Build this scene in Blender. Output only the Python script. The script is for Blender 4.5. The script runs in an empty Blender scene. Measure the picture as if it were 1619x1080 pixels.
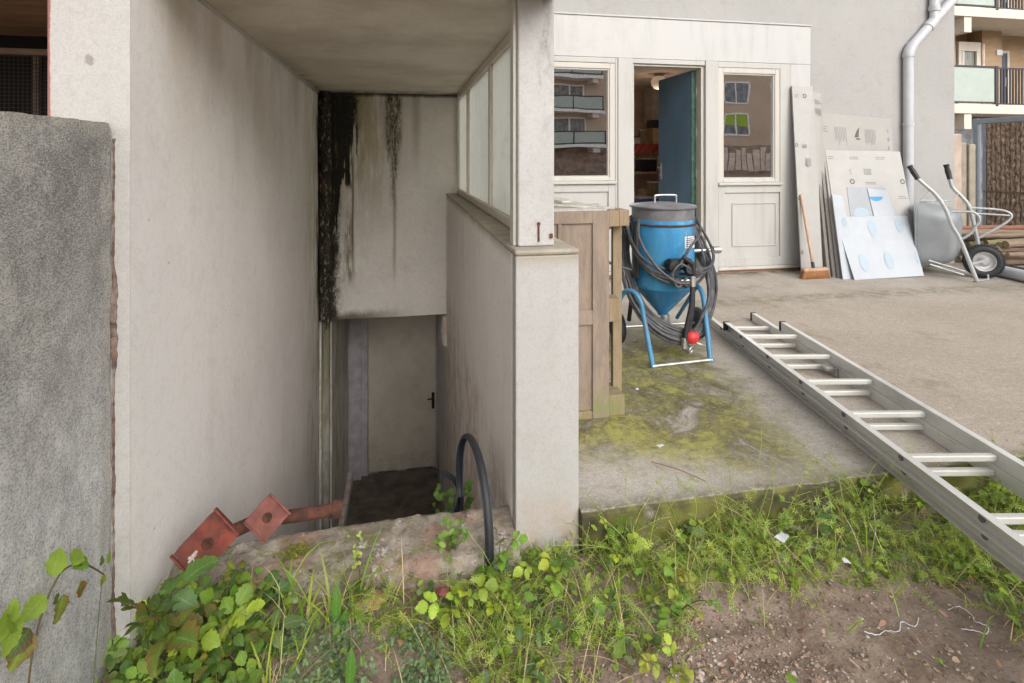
import bpy, bmesh, math, random
from mathutils import Vector, Matrix, noise as mnoise
R = math.radians
random.seed(7)
S = bpy.context.scene
COL = S.collection

# ------------------------------------------------------------------ camera, sky, sun, exposure
cam_d = bpy.data.cameras.new("camera")
cam = bpy.data.objects.new("camera", cam_d); COL.objects.link(cam)
cam.location = (0, 0, 1.18); cam.rotation_euler = (R(90), 0, -math.atan(170/880))
cam_d.sensor_width = 36; cam_d.lens = 36*880/1619
cam_d.shift_y = -290/1619; cam_d.clip_start = 0.05; cam_d.clip_end = 600
S.camera = cam
SUN_EL, SUN_AZ = 30, 165          # azimuth measured clockwise from +Y (the facade faces -Y)
w = bpy.data.worlds.new("World"); S.world = w; w.use_nodes = True
wt = w.node_tree; wt.nodes.clear()
sky = wt.nodes.new('ShaderNodeTexSky'); sky.sky_type = 'NISHITA'; sky.sun_disc = False
sky.sun_elevation = R(SUN_EL); sky.sun_rotation = R(SUN_AZ); sky.air_density = 1.0; sky.dust_density = 4.0
hs = wt.nodes.new('ShaderNodeHueSaturation'); hs.inputs['Saturation'].default_value = 0.24
bg = wt.nodes.new('ShaderNodeBackground'); bg.inputs['Strength'].default_value = 0.15
wo = wt.nodes.new('ShaderNodeOutputWorld')
wt.links.new(sky.outputs[0], hs.inputs['Color']); wt.links.new(hs.outputs[0], bg.inputs['Color']); wt.links.new(bg.outputs[0], wo.inputs['Surface'])
sd = bpy.data.lights.new("sun", 'SUN'); sd.energy = 0.5; sd.angle = R(60); sd.color = (1, .96, .9)
sun = bpy.data.objects.new("sun", sd); COL.objects.link(sun)
sv = Vector((math.sin(R(SUN_AZ))*math.cos(R(SUN_EL)), math.cos(R(SUN_AZ))*math.cos(R(SUN_EL)), math.sin(R(SUN_EL))))
sun.rotation_euler = sv.to_track_quat('Z', 'Y').to_euler()
S.view_settings.view_transform = 'Standard'; S.view_settings.look = 'None'
S.view_settings.gamma = 1; S.view_settings.exposure = 0.72
S.render.engine = 'CYCLES'
S.cycles.max_bounces = 10; S.cycles.diffuse_bounces = 6; S.cycles.transparent_max_bounces = 12

# ------------------------------------------------------------------ node helper
class N:
    def __init__(s, name):
        s.m = bpy.data.materials.new(name); s.m.use_nodes = True
        s.t = s.m.node_tree; s.t.nodes.clear()
        s.out = s.t.nodes.new('ShaderNodeOutputMaterial')
        s.b = s.t.nodes.new('ShaderNodeBsdfPrincipled')
        s.t.links.new(s.b.outputs[0], s.out.inputs[0])
        s._p = {}
    def put(s, sock, v):
        if isinstance(v, bpy.types.NodeSocket): s.t.links.new(v, sock)
        elif isinstance(v, (tuple, list)) and len(v) == 3 and sock.type == 'RGBA': sock.default_value = (*v, 1)
        else: sock.default_value = v
    def op(s, o, a, b=0.0, c=None):
        n = s.t.nodes.new('ShaderNodeMath'); n.operation = o
        s.put(n.inputs[0], a); s.put(n.inputs[1], b)
        if c is not None: s.put(n.inputs[2], c)
        return n.outputs[0]
    def add(s, a, b): return s.op('ADD', a, b)
    def sub(s, a, b): return s.op('SUBTRACT', a, b)
    def mul(s, *a):
        r = a[0]
        for x in a[1:]: r = s.op('MULTIPLY', r, x)
        return r
    def mx(s, a, b): return s.op('MAXIMUM', a, b)
    def sm(s, x, a, b, lo=0.0, hi=1.0):
        n = s.t.nodes.new('ShaderNodeMapRange'); n.interpolation_type = 'SMOOTHSTEP'
        if a > b: a, b, lo, hi = b, a, hi, lo
        s.put(n.inputs[0], x); n.inputs[1].default_value = a; n.inputs[2].default_value = b
        n.inputs[3].default_value = lo; n.inputs[4].default_value = hi
        return n.outputs[0]
    def band(s, x, c, wdt, soft):
        return s.sm(s.op('ABSOLUTE', s.sub(x, c)), wdt+soft, max(wdt-soft, 0))
    def pos(s, world=True):
        k = 'w' if world else 'o'
        if k not in s._p:
            if world: s._p[k] = s.t.nodes.new('ShaderNodeNewGeometry').outputs['Position']
            else: s._p[k] = s.t.nodes.new('ShaderNodeTexCoord').outputs['Object']
        return s._p[k]
    def xyz(s, world=True):
        n = s.t.nodes.new('ShaderNodeSeparateXYZ'); s.put(n.inputs[0], s.pos(world)); return n.outputs
    def noise(s, scale, detail=4, rough=.55, stretch=None, world=True, dist=0.0):
        v = s.pos(world)
        if stretch:
            m = s.t.nodes.new('ShaderNodeMapping'); m.inputs['Scale'].default_value = stretch
            s.put(m.inputs[0], v); v = m.outputs[0]
        n = s.t.nodes.new('ShaderNodeTexNoise'); s.put(n.inputs['Vector'], v)
        n.inputs['Scale'].default_value = scale; n.inputs['Detail'].default_value = detail
        n.inputs['Roughness'].default_value = rough; n.inputs['Distortion'].default_value = dist
        return n.outputs[0]
    def voro(s, scale, world=True, feature='F1', out='Distance', rnd=1.0):
        n = s.t.nodes.new('ShaderNodeTexVoronoi'); n.feature = feature
        s.put(n.inputs['Vector'], s.pos(world)); n.inputs['Scale'].default_value = scale
        n.inputs['Randomness'].default_value = rnd
        return n.outputs[out]
    def mix(s, f, a, b, blend='MIX'):
        n = s.t.nodes.new('ShaderNodeMix'); n.data_type = 'RGBA'; n.blend_type = blend
        s.put(n.inputs[0], f); s.put(n.inputs[6], a); s.put(n.inputs[7], b)
        return n.outputs[2]
    def bump(s, h, strength=.3, dist=.01, prev=None):
        n = s.t.nodes.new('ShaderNodeBump'); n.inputs['Strength'].default_value = strength
        n.inputs['Distance'].default_value = dist; s.put(n.inputs['Height'], h)
        if prev is not None: s.put(n.inputs['Normal'], prev)
        s.put(s.b.inputs['Normal'], n.outputs[0]); return n.outputs[0]
    def done(s, col=None, rough=None, **kw):
        if col is not None: s.put(s.b.inputs['Base Color'], col)
        if rough is not None: s.put(s.b.inputs['Roughness'], rough)
        for k, v in kw.items(): s.put(s.b.inputs[k.replace('_', ' ')], v)
        return s.m

def simple(name, col, rough=.6, metal=0.0, var=.18, scale=9, bump=.12, bscale=90, dirt=None, dirt_amt=.5, stretch=None, world=False, **kw):
    n = N(name)
    a = n.noise(scale, 5, .6, stretch, world)
    dark = tuple(c*(1-var) for c in col); lite = tuple(min(1, c*(1+var)) for c in col)
    c = n.mix(n.sm(a, .3, .7), dark, lite)
    if dirt:
        g = n.noise(scale*.45, 7, .7, stretch, world, .6)
        c = n.mix(n.mul(n.sm(g, .62-.3*dirt_amt, .78-.2*dirt_amt), min(1, .4+dirt_amt*.6)), c, dirt)
    if bump: n.bump(n.noise(bscale, 3, .6, None, world), bump, .003)
    rr = n.sm(a, .2, .8, max(0, rough-.1), min(1, rough+.1))
    return n.done(c, rr, Metallic=metal, **kw)

M = {}
# ---- wall plasters
def plaster(name, base, stains, grain=.25, var=.12):
    """painted render: blotches, vertical runs, fine grain; stains(n, x, y, z, col) lays marks with a shape of their own"""
    n = N(name); x, y, z = n.xyz()
    a = n.noise(1.3, 5, .6); st = n.noise(1.0, 6, .65, (7, 7, 1.1)); fine = n.noise(45, 4, .7); mot = n.noise(7, 6, .72, dist=.7)
    c = n.mix(n.sm(a, .3, .7), tuple(k*(1-var) for k in base), tuple(min(1, k*(1+var*.6)) for k in base))
    c = n.mix(n.mul(n.sm(st, .5, .75), .22), c, (base[0]*.74, base[1]*.70, base[2]*.64))
    c = n.mix(n.mul(n.sm(mot, .52, .70), .28), c, (base[0]*.72, base[1]*.68, base[2]*.62))
    c = n.mix(n.mul(n.sm(mot, .44, .30), .25), c, tuple(min(1, k*1.13) for k in base))
    c = n.mix(n.mul(n.sm(fine, .5, .62), .22), c, (base[0]*.72, base[1]*.70, base[2]*.68)); f3 = n.noise(170, 3, .7)
    c = n.mix(n.mul(n.sm(f3, .52, .44), .20), c, (base[0]*.62, base[1]*.60, base[2]*.58))
    spk = n.mul(n.sm(n.voro(11), .055, .035), n.sm(n.noise(2.3, 2, .5), .50, .56))
    c = n.mix(n.mul(spk, .7), c, (base[0]*.35, base[1]*.32, base[2]*.30))
    c = stains(n, x, y, z, c)
    b1 = n.bump(n.noise(3.5, 4, .6), grain*.5, .02)
    n.bump(n.noise(230, 3, .7), grain, .003, b1)
    return n.done(c, n.sm(fine, .2, .8, .75, .95))

def st_facade(n, x, y, z, c):
    g = n.noise(2.2, 6, .7, (1, 1, .5))
    c = n.mix(n.mul(n.sm(g, .5, .75), .25), c, (.36, .34, .31))
    low = n.mul(n.sm(z, .45, 0.0), n.sm(n.noise(9, 5, .7), .35, .65))
    c = n.mix(n.mul(low, .55), c, (.30, .25, .18))
    lines = n.mul(n.band(n.op('FRACT', n.mul(z, 3.2)), .5, .012, .01), .25)   # faint board joints under the render
    return n.mix(lines, c, (.42, .41, .39))
M['facade'] = plaster('grey_render', (.40, .392, .382), st_facade, .3, .06)

def st_left(n, x, y, z, c):
    g = n.noise(1.1, 5, .6, (2.5, 2.5, .9)); rg = n.noise(7, 6, .75, (1, 1, .35))
    hi = n.mul(n.sm(z, .9, 1.75), n.sm(g, .40, .64), .55)
    c = n.mix(hi, c, (.52, .44, .33))
    c = n.mix(n.mul(n.sm(y, 3.9, 4.85), n.sm(rg, .42, .62), .75), c, (.40, .38, .22))       # green damp by the far corner
    c = n.mix(n.mul(n.sm(n.add(y, n.mul(n.sub(rg, .5), .5)), 4.72, 4.84), n.sm(z, -.3, .2)), c, (.05, .045, .03))
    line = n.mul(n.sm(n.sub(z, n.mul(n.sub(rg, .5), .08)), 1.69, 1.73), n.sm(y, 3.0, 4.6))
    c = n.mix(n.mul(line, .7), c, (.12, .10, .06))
    return c
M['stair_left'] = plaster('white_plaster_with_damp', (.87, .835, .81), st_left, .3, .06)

def st_back(n, x, y, z, c):
    rg = n.noise(6, 7, .75, (2, 1, .35)); sp = n.noise(45, 4, .8, (1.3, 1, .7)); wb = n.sub(rg, .5)
    f2 = n.sub(n.noise(28, 5, .75, (1, 1, .55)), .5); bx = n.add(n.add(x, n.mul(wb, .26)), n.mul(f2, .16))
    top = n.sm(n.add(z, n.mul(n.sub(n.noise(17, 3, .65, (1, 1, .07)), .5), 2.2)), .95, 1.35)
    # olive and ochre wash around the leak
    wash = n.mul(n.sm(bx, .12, -.36), n.sm(z, .35, 1.35), n.sm(rg, .36, .6))
    c = n.mix(n.mul(wash, .8), c, (.40, .33, .17))
    edge = n.add(-.580, n.mul(top, .19))
    strk = n.noise(13, 6, .8, (2.2, 1, .22))
    brn = n.mul(n.sm(n.sub(bx, edge), .10, -.03), n.sm(strk, .30, .55))
    blk = n.mul(n.sm(n.add(n.sub(bx, edge), n.mul(n.sub(strk, .5), .22)), .035, -.03), n.sm(strk, .66, .56, .35, 1))
    low = n.mul(n.band(n.add(x, n.mul(wb, .12)), -.462, .034, .03), n.sm(z, .85, .60), n.sm(n.add(z, n.mul(wb, .3)), .02, .2))
    c = n.mix(n.mul(low, .85, n.sm(n.noise(26, 5, .8, (2, 1, .25)), .36, .58)), c, (.15, .11, .035))
    drip = n.mul(n.band(n.add(x, n.mul(wb, .02)), -.432, .008, .006), n.sm(z, 1.3, 1.1), n.sm(z, .1, .5))
    c = n.mix(n.mul(drip, .8), c, (.08, .06, .03))
    hole = n.mul(n.sm(z, 1.0, 1.25), n.sm(sp, .60, .66), n.sm(x, -.56, -.45), .8)
    c = n.mix(n.mul(brn, .85), c, (.16, .12, .05))
    c = n.mix(n.mul(blk, n.sub(1.0, hole)), c, (.018, .016, .011))
    # second, speckled run
    hw = n.sm(z, .75, 1.5, .012, .055)
    d2 = n.op('ABSOLUTE', n.add(n.add(x, .09), n.mul(wb, .05)))
    s2 = n.mul(n.sm(n.sub(d2, hw), .035, -.02), n.sm(z, .55, 1.05), n.sm(n.add(strk, n.mul(n.sm(z, .9, 1.6), .10)), .40, .60))
    c = n.mix(n.mul(s2, .7), c, (.17, .13, .06))
    c = n.mix(n.mul(s2, n.sm(sp, .40, .56), .9), c, (.04, .035, .022))
    tail = n.mul(n.band(n.add(x, n.mul(wb, .03)), -.085, .012, .012), n.sm(z, 1.1, .9), n.sm(z, .0, .4), .55)
    c = n.mix(tail, c, (.2, .16, .09))
    c = n.mix(n.mul(n.band(n.add(x, n.mul(wb, .05)), .10, .03, .03), n.sm(z, .9, 1.5), .5), c, (.32, .25, .15))
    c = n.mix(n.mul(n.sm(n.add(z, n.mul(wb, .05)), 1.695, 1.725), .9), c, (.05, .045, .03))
    rim = n.mul(n.sm(n.add(z, n.mul(wb, .12)), -.09, -.17), n.sm(x, .15, -.45), .9)
    c = n.mix(rim, c, (.10, .085, .05))
    c = n.mix(n.mul(n.sm(x, -.5, -.6), n.sm(sp, .42, .56)), c, (.03, .028, .02))
    return c
M['stair_back'] = plaster('mouldy_white_plaster', (.83, .80, .75), st_back, .35, .09)

def st_right(n, x, y, z, c):
    rg = n.noise(5, 6, .7, (1, 1.4, .3))
    c = n.mix(n.mul(n.sm(rg, .5, .68), n.sm(y, 2.2, 4.5), .45), c, (.38, .35, .30))
    c = n.mix(n.mul(n.sm(z, .80, .865), n.sm(rg, .3, .5), .8), c, (.33, .28, .21))
    base = n.mul(n.sm(z, .15, -.12), n.sm(n.noise(7, 5, .7), .4, .62))
    return n.mix(n.mul(base, .6), c, (.42, .30, .22))
M['stair_right'] = plaster('pale_rough_plaster_toned_for_shade', (.82, .785, .745), st_right, .45, .05)  # inner copy of the render, lightened to make up for stairwell shade
M['pier'] = plaster('pale_rough_render_toned_for_light', (.46, .45, .435), st_right, .6, .05)  # front copy of the same render, darkened to offset the stronger light there
def st_col(n, x, y, z, c):
    rg = n.noise(14, 6, .8, (1, 1, .35))
    m = n.mul(n.band(n.add(x, n.mul(n.sub(rg, .5), .06)), .478, .02, .02), n.sm(z, 1.2, 1.4), n.sm(rg, .42, .58), .6)
    c = n.mix(m, c, (.18, .17, .15))
    m2 = n.mul(n.band(x, .43, .045, .04), n.sm(z, .60, .85, 1, 1), n.sm(rg, .58, .62), .35)
    c = n.mix(m2, c, (.36, .33, .30))
    rust = n.mul(n.sm(z, .99, .92), n.sm(rg, .52, .62), n.sm(n.op('ABSOLUTE', n.sub(x, .45)), .06, .03))
    return n.mix(rust, c, (.42, .18, .05))
M['column'] = plaster('white_painted_concrete', (.49, .482, .47), st_col, .3, .06)
def st_ceil(n, x, y, z, c):
    g = n.noise(2.4, 5, .6)
    c = n.mix(n.mul(n.sm(g, .42, .66), .45), c, (.40, .34, .26))
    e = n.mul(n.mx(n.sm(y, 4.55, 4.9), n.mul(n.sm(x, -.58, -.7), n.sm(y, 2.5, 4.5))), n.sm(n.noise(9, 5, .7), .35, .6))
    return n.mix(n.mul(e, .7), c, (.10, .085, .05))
def st_lp(n, x, y, z, c):
    g = n.noise(14, 5, .75); d = n.op('SQRT', n.add(n.mul(n.op('POWER', n.add(x, .795), 2), 1.6), n.op('POWER', n.sub(z, 1.355+.08), 2)))
    c = n.mix(n.sm(n.add(d, n.mul(n.sub(g, .5), .05)), .020, .012), c, (.30, .28, .25))
    c = n.mix(n.sm(n.add(d, n.mul(n.sub(g, .5), .09)), .008, .002), c, (.08, .07, .06))
    e = n.sm(n.add(x, n.mul(n.sub(g, .5), .012)), -.880, -.884)
    return n.mix(e, c, (.30, .12, .10))
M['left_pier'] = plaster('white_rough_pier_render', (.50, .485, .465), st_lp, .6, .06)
M['ceiling'] = plaster('cream_ceiling_plaster', (.72, .66, .56), st_ceil, .2, .07)
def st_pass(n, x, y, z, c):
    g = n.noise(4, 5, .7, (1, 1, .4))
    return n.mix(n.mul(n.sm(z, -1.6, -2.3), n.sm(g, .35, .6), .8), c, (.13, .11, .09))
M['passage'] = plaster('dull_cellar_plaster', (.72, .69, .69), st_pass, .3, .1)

def rough_wall():
    n = N('weathered_cement_render'); x, y, z = n.xyz()
    a = n.noise(2.0, 7, .7, (1, 1, .8)); b = n.noise(30, 5, .75, (1, 1, 1)); f = n.noise(110, 3, .8)
    drag = n.noise(8, 7, .8, (1, 1.5, .7), dist=.3)
    c = n.mix(n.sm(a, .32, .62), (.29, .28, .265), (.52, .50, .465))
    hi = n.sm(n.add(z, n.mul(n.sub(a, .5), 1.1)), .40, .95)
    pale = n.mix(n.sm(drag, .36, .64), (.50, .495, .50), (.80, .79, .78))
    c = n.mix(hi, pale, c)
    c = n.mix(n.mul(n.sm(b, .5, .7), .45), c, (.36, .35, .33))
    c = n.mix(n.mul(n.sm(f, .58, .72), .3), c, (.42, .39, .34))
    och = n.mul(n.sm(n.noise(3, 5, .7), .55, .68), n.band(z, .2, .25, .2), .5)
    c = n.mix(och, c, (.40, .27, .13))
    ed = n.sm(n.add(y, n.mul(n.sub(drag, .5), .09)), 1.545, 1.565)
    c = n.mix(n.mul(ed, .8), c, (.48, .45, .41))
    top = n.mul(n.sm(n.add(z, n.mul(n.sub(b, .5), .05)), 1.235, 1.262), .8)
    c = n.mix(top, c, (.46, .42, .36))
    g2 = n.noise(210, 3, .7, (1, .8, 1.4)); mm = n.noise(9, 6, .75)
    c = n.mix(n.mul(n.sm(mm, .55, .40), n.add(.15, n.mul(hi, .40))), c, (.20, .195, .19))
    c = n.mix(n.mul(n.sm(g2, .50, .42), .50), c, (.11, .11, .105))
    c = n.mix(n.mul(n.sm(g2, .52, .61), .50), c, (.62, .59, .54))
    b1 = n.bump(n.noise(30, 5, .7), .5, .004)
    n.bump(g2, 1, .004, b1)
    return n.done(c, .92)
M['rough_wall'] = rough_wall()
M['dark_crack'] = simple('exposed_brown_brick_core', (.16, .10, .075), .95, scale=30, bump=.8, bscale=60, var=.5, dirt=(.35, .32, .28), dirt_amt=.5)

def paint_white(name, base=(.47, .462, .44), rust=False, streak=.5):
    n = N(name); x, y, z = n.xyz()
    st = n.noise(1.0, 6, .7, (8, 8, 1.2)); a = n.noise(3, 5, .65)
    c = n.mix(n.mul(n.sm(st, .46, .72), streak), base, (base[0]*.74, base[1]*.73, base[2]*.72))
    c = n.mix(n.mul(n.sm(a, .55, .75), .3), c, (base[0]*.75, base[1]*.68, base[2]*.56))
    if rust:
        r = n.noise(26, 4, .7)
        c = n.mix(n.mul(n.sm(r, .60, .68), .85), c, (.48, .33, .17))
        c = n.mix(n.sm(n.noise(19, 5, .8), .66, .70), c, (.42, .17, .04))
    n.bump(n.noise(60, 4, .7), .15, .002)
    return n.done(c, .5)
M['white_paint'] = paint_white('weathered_white_paint')
M['fascia'] = paint_white('streaked_white_fascia_paint', (.50, .495, .485), False, .45)
M['cream_frame'] = paint_white('cream_frame_paint', (.53, .50, .445))
M['old_frame'] = paint_white('peeling_cream_frame_paint', (.66, .61, .52), True)
M['lav_frame'] = simple('dull_lavender_frame_paint', (.52, .49, .52), .6)
def cellar():
    n = N('grey_cellar_door_paint'); x, y, z = n.xyz()
    a = n.noise(5, 5, .65); c = n.mix(n.sm(a, .3, .7), (.60, .55, .46), (.72, .66, .57))
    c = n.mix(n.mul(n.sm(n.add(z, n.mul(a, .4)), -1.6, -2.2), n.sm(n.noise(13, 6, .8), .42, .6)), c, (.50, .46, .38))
    c = n.mix(n.mul(n.sm(n.noise(11, 5, .8), .6, .75), .5), c, (.22, .18, .13))
    n.bump(n.noise(40, 3, .6), .15, .003); return n.done(c, .6)
M['cellar_door'] = cellar()
M['black'] = simple('black_plastic', (.018, .018, .02), .45)
M['rubber'] = simple('dusty_black_rubber', (.022, .022, .025), .6, bump=.3, dirt=(.10, .095, .085), dirt_amt=.25)
M['bead_blue'] = simple('blue_black_bead', (.022, .035, .06), .5)
M['hose'] = simple('dark_grey_hose_rubber', (.07, .068, .072), .5, var=.4, scale=25, dirt=(.22, .20, .18), dirt_amt=.35, bump=.2)
M['steel'] = simple('dull_galvanised_steel', (.52, .52, .51), .42, .85, dirt=(.22, .17, .12), dirt_amt=.35, bump=.1)
M['chrome'] = simple('worn_bright_steel', (.62, .60, .58), .3, .9, var=.2)
M['dark_void'] = simple('black_for_unlit_void', (.012, .011, .011), .9)  # near-black colour standing in for shade inside the opening
M['mesh_wire'] = simple('black_wire', (.05, .045, .045), .6, .4)
M['brown_ceiling'] = simple('varnished_brown_ceiling_board', (.34, .21, .12), .6, var=.3, scale=4, stretch=(1, 4, 1), dirt=(.16, .10, .06), dirt_amt=.4)
M['zinc'] = simple('grey_plastic_downpipe', (.50, .51, .535), .45, 0, var=.06, scale=5, dirt=(.36, .36, .36), dirt_amt=.2, bump=.05)
def pipe_old():
    n = N('mouldy_drain_pipe'); x, y, z = n.xyz(); g = n.noise(9, 6, .75, (1, 1, .4))
    c = n.mix(n.sm(g, .35, .65), (.22, .20, .15), (.44, .42, .37))
    c = n.mix(n.mul(n.sm(z, -1.2, -.3), n.sm(g, .3, .6), .8), c, (.14, .14, .06))
    s_ = n.noise(40, 5, .8, (1, 1, .45)); m_ = n.sm(n.add(z, n.mul(n.sub(g, .5), .7)), -.3, -.15)
    c = n.mix(m_, c, n.mix(n.sm(s_, .54, .62), n.mix(n.sm(g, .45, .65), (.016, .014, .01), (.07, .05, .025)), (.30, .27, .21)))
    n.bump(n.noise(50, 5, .75), .5, .004); return n.done(c, .8)
M['old_pipe'] = pipe_old()
def glass(name, tint, refl, rough=.0, trans=True):
    n = N(name); n.t.nodes.remove(n.b)
    g = n.t.nodes.new('ShaderNodeBsdfGlossy'); g.inputs['Roughness'].default_value = rough
    n.put(g.inputs['Color'], (.95, .95, .95))
    nb = n.t.nodes.new('ShaderNodeBump'); nb.inputs['Strength'].default_value = .06; nb.inputs['Distance'].default_value = .02
    n.put(nb.inputs['Height'], n.noise(2.2, 1, .4)); n.put(g.inputs['Normal'], nb.outputs[0])
    t = n.t.nodes.new('ShaderNodeBsdfTransparent'); n.put(t.inputs['Color'], tint)
    m = n.t.nodes.new('ShaderNodeMixShader'); m.inputs[0].default_value = refl
    n.t.links.new(t.outputs[0], m.inputs[1]); n.t.links.new(g.outputs[0], m.inputs[2]); n.t.links.new(m.outputs[0], n.out.inputs[0])
    return n.m
M['window_glass'] = glass('reflecting_window_glass', (.9, .88, .85), .82)
def milk():
    n = N('milky_wired_glass'); a = n.noise(1.2, 4, .6, (1, 1, .5)); f = n.noise(12, 6, .8)
    c = n.mix(n.sm(a, .35, .65), (.74, .75, .71), (.82, .83, .79)); c = n.mix(n.mul(n.sm(f, .52, .66), .35), c, (.52, .49, .42))
    n.put(n.b.inputs['Base Color'], c); n.b.inputs['Roughness'].default_value = .28
    tr = n.t.nodes.new('ShaderNodeBsdfTranslucent'); n.put(tr.inputs['Color'], c)
    m = n.t.nodes.new('ShaderNodeMixShader'); m.inputs[0].default_value = .8
    n.t.links.new(n.b.outputs[0], m.inputs[1]); n.t.links.new(tr.outputs[0], m.inputs[2]); n.t.links.new(m.outputs[0], n.out.inputs[0])
    return n.m
M['milk_glass'] = milk()
M['frost'] = simple('frosted_greenish_balcony_glass', (.40, .46, .42), .35, var=.06, scale=2, bump=0)
M['blue_door'] = simple('scuffed_blue_door_paint', (.15, .28, .41), .5, var=.15, scale=3, dirt=(.24, .36, .47), dirt_amt=.35, stretch=(1, 1, .5))
M['green_edge'] = simple('chipped_dark_green_door_edge', (.05, .12, .085), .6, var=.4, scale=20, dirt=(.25, .22, .18), dirt_amt=.3)
def brick(name, c1, c2, mortar, scale, bw=.22, rh=.065, axis='x'):
    n = N(name); x, y, z = n.xyz()
    cb = n.t.nodes.new('ShaderNodeCombineXYZ'); n.put(cb.inputs[0], x if axis == 'x' else y); n.put(cb.inputs[1], z)
    b = n.t.nodes.new('ShaderNodeTexBrick'); n.put(b.inputs['Vector'], cb.outputs[0])
    n.put(b.inputs['Color1'], c1); n.put(b.inputs['Color2'], c2); n.put(b.inputs['Mortar'], mortar)
    b.inputs['Scale'].default_value = scale; b.inputs['Brick Width'].default_value = bw; b.inputs['Row Height'].default_value = rh
    b.inputs['Mortar Size'].default_value = .006
    c = n.mix(n.mul(n.sm(n.noise(.4, 5, .6), .4, .7), .3), b.outputs[0], tuple(k*.6 for k in c1))
    return n.done(c, .85)
M['tan_brick'] = brick('tan_brick', (.42, .29, .17), (.50, .34, .20), (.36, .31, .24), 1)
M['brown_brick'] = brick('brown_brick', (.60, .44, .32), (.66, .48, .35), (.52, .47, .40), 1)
M['red_brick'] = brick('old_red_brick', (.34, .17, .10), (.40, .22, .13), (.3, .27, .22), 1)
M['slab_white'] = simple('off_white_balcony_concrete', (.62, .58, .51), .8, var=.06, scale=2, world=True)
M['dark_metal'] = simple('dark_railing_paint', (.04, .035, .04), .5)
M['navy'] = simple('navy_door_paint', (.05, .07, .11), .4)
M['dark_glass'] = simple('dark_window_glass', (.20, .21, .23), .1, var=.4, scale=2.5, bump=0)
M['curtain_glass'] = simple('curtained_window_glass', (.24, .25, .22), .3, var=.35, scale=6, stretch=(6, 1, .3), bump=0)
M['splash'] = simple('chalky_paint_splash', (.50, .44, .42), .8, var=.3, scale=60, dirt=(.25, .08, .05), dirt_amt=.6)
M['brown_floor'] = simple('grimy_brown_ground_floor', (.30, .22, .17), .8, scale=2, var=.4, world=True)
M['refl_white'] = simple('white_paint_lifted_for_shade', (.82, .82, .80), .6)  # brighter copy of the white, makes up for low light on that side
M['green_blind'] = simple('lime_green_blind', (.32, .48, .04), .5)

def slab_mat():
    n = N('mossy_broom_finished_concrete'); x, y, z = n.xyz()
    a = n.noise(1.6, 6, .65); p = n.mix(.4, n.noise(190, 3, .8), n.noise(70, 5, .8)); peb = n.voro(150); b = n.noise(7, 6, .7); q_ = n.noise(24, 6, .8)
    c = n.mix(n.sm(a, .32, .68), (.31, .28, .24), (.45, .415, .365))
    rt = n.mul(n.sm(n.add(x, n.mul(n.sub(b, .5), .6)), 1.7, 2.6), n.sm(y, 4.9, 3.2, .35, 1))
    c = n.mix(n.mul(rt, .6), c, (.38, .295, .22))
    c = n.mix(n.mul(n.sm(q_, .52, .66), .5), c, (.54, .50, .44))
    c = n.mix(n.mul(n.sm(q_, .46, .34), .5), c, (.19, .165, .13))
    c = n.mix(n.sm(p, .51, .60, 0, .6), c, (.60, .56, .50))
    c = n.mix(n.mul(n.sm(p, .48, .39), .6), c, (.13, .11, .085))
    c = n.mix(n.mul(n.sm(peb, .30, .12), n.add(.15, n.mul(rt, .5)), n.sm(n.voro(150, out='Color'), .35, .6)), c, (.60, .50, .42))
    # moss: a broad patch from the crate and blast pot towards the front edge, with darker smears in it
    xr = n.sub(x, n.add(1.60, n.mul(n.sub(y, 1.9), .2))); nb_ = n.mul(n.sub(b, .5), .45)
    yl = n.add(y, n.mul(n.sub(x, .6), .40))
    w1 = n.mul(n.sm(n.add(xr, nb_), .10, -.22), n.sm(n.add(yl, nb_), 2.0, 2.35), n.sm(y, 3.9, 3.1))
    mo = n.noise(3.2, 8, .72, (1, 1.1, 1), dist=.8); mf = n.noise(60, 5, .8)
    moss = n.mul(w1, n.sm(mo, .32, .47), n.sm(mf, .30, .48, .25, 1))
    lip = n.mul(n.sm(n.add(y, n.mul(n.sub(b, .5), .12)), 1.86, 1.78), n.sm(q_, .40, .52), .75)
    c = n.mix(lip, c, (.14, .12, .06))
    c = n.mix(n.mul(moss, .9), c, n.mix(n.sm(n.add(n.mul(mo, .6), n.mul(q_, .4)), .44, .60), (.115, .098, .035), (.33, .32, .05)))
    dk = n.mul(w1, n.sm(n.noise(4.0, 7, .75, (1.3, .8, 1), dist=.9), .48, .60), n.sm(y, 2.0, 2.4), n.sm(mf, .34, .5, .4, 1))
    c = n.mix(n.mul(dk, .72), c, (.075, .062, .03))
    m2 = n.mul(n.sm(n.noise(2.1, 7, .75), .55, .68), n.sm(x, 5, 2), .6)
    c = n.mix(m2, c, (.20, .17, .09))
    strp = n.mul(n.band(n.add(y, n.mul(n.sub(b, .5), .35)), 4.15, .10, .12), n.sm(x, 1.8, 2.3), n.sm(n.noise(12, 6, .8), .42, .58), .7)
    c = n.mix(strp, c, (.16, .15, .08))
    base = n.mul(n.sm(y, 4.9, 5.2), n.sm(b, .35, .6), .85)
    c = n.mix(base, c, (.10, .075, .05))
    # vertical front face: green with a grey patch
    fr = n.mul(n.sm(z, .0, -.006), n.sm(n.noise(8, 6, .7), .30, .46))
    c = n.mix(n.mul(fr, .95), c, n.mix(n.sm(n.noise(5, 4, .6), .42, .6), (.055, .05, .022), (.16, .16, .03)))
    b1 = n.bump(n.noise(28, 5, .7), .4, .004)
    n.bump(p, .6, .002, b1)
    return n.done(c, .9)
M['slab'] = slab_mat()
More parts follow.
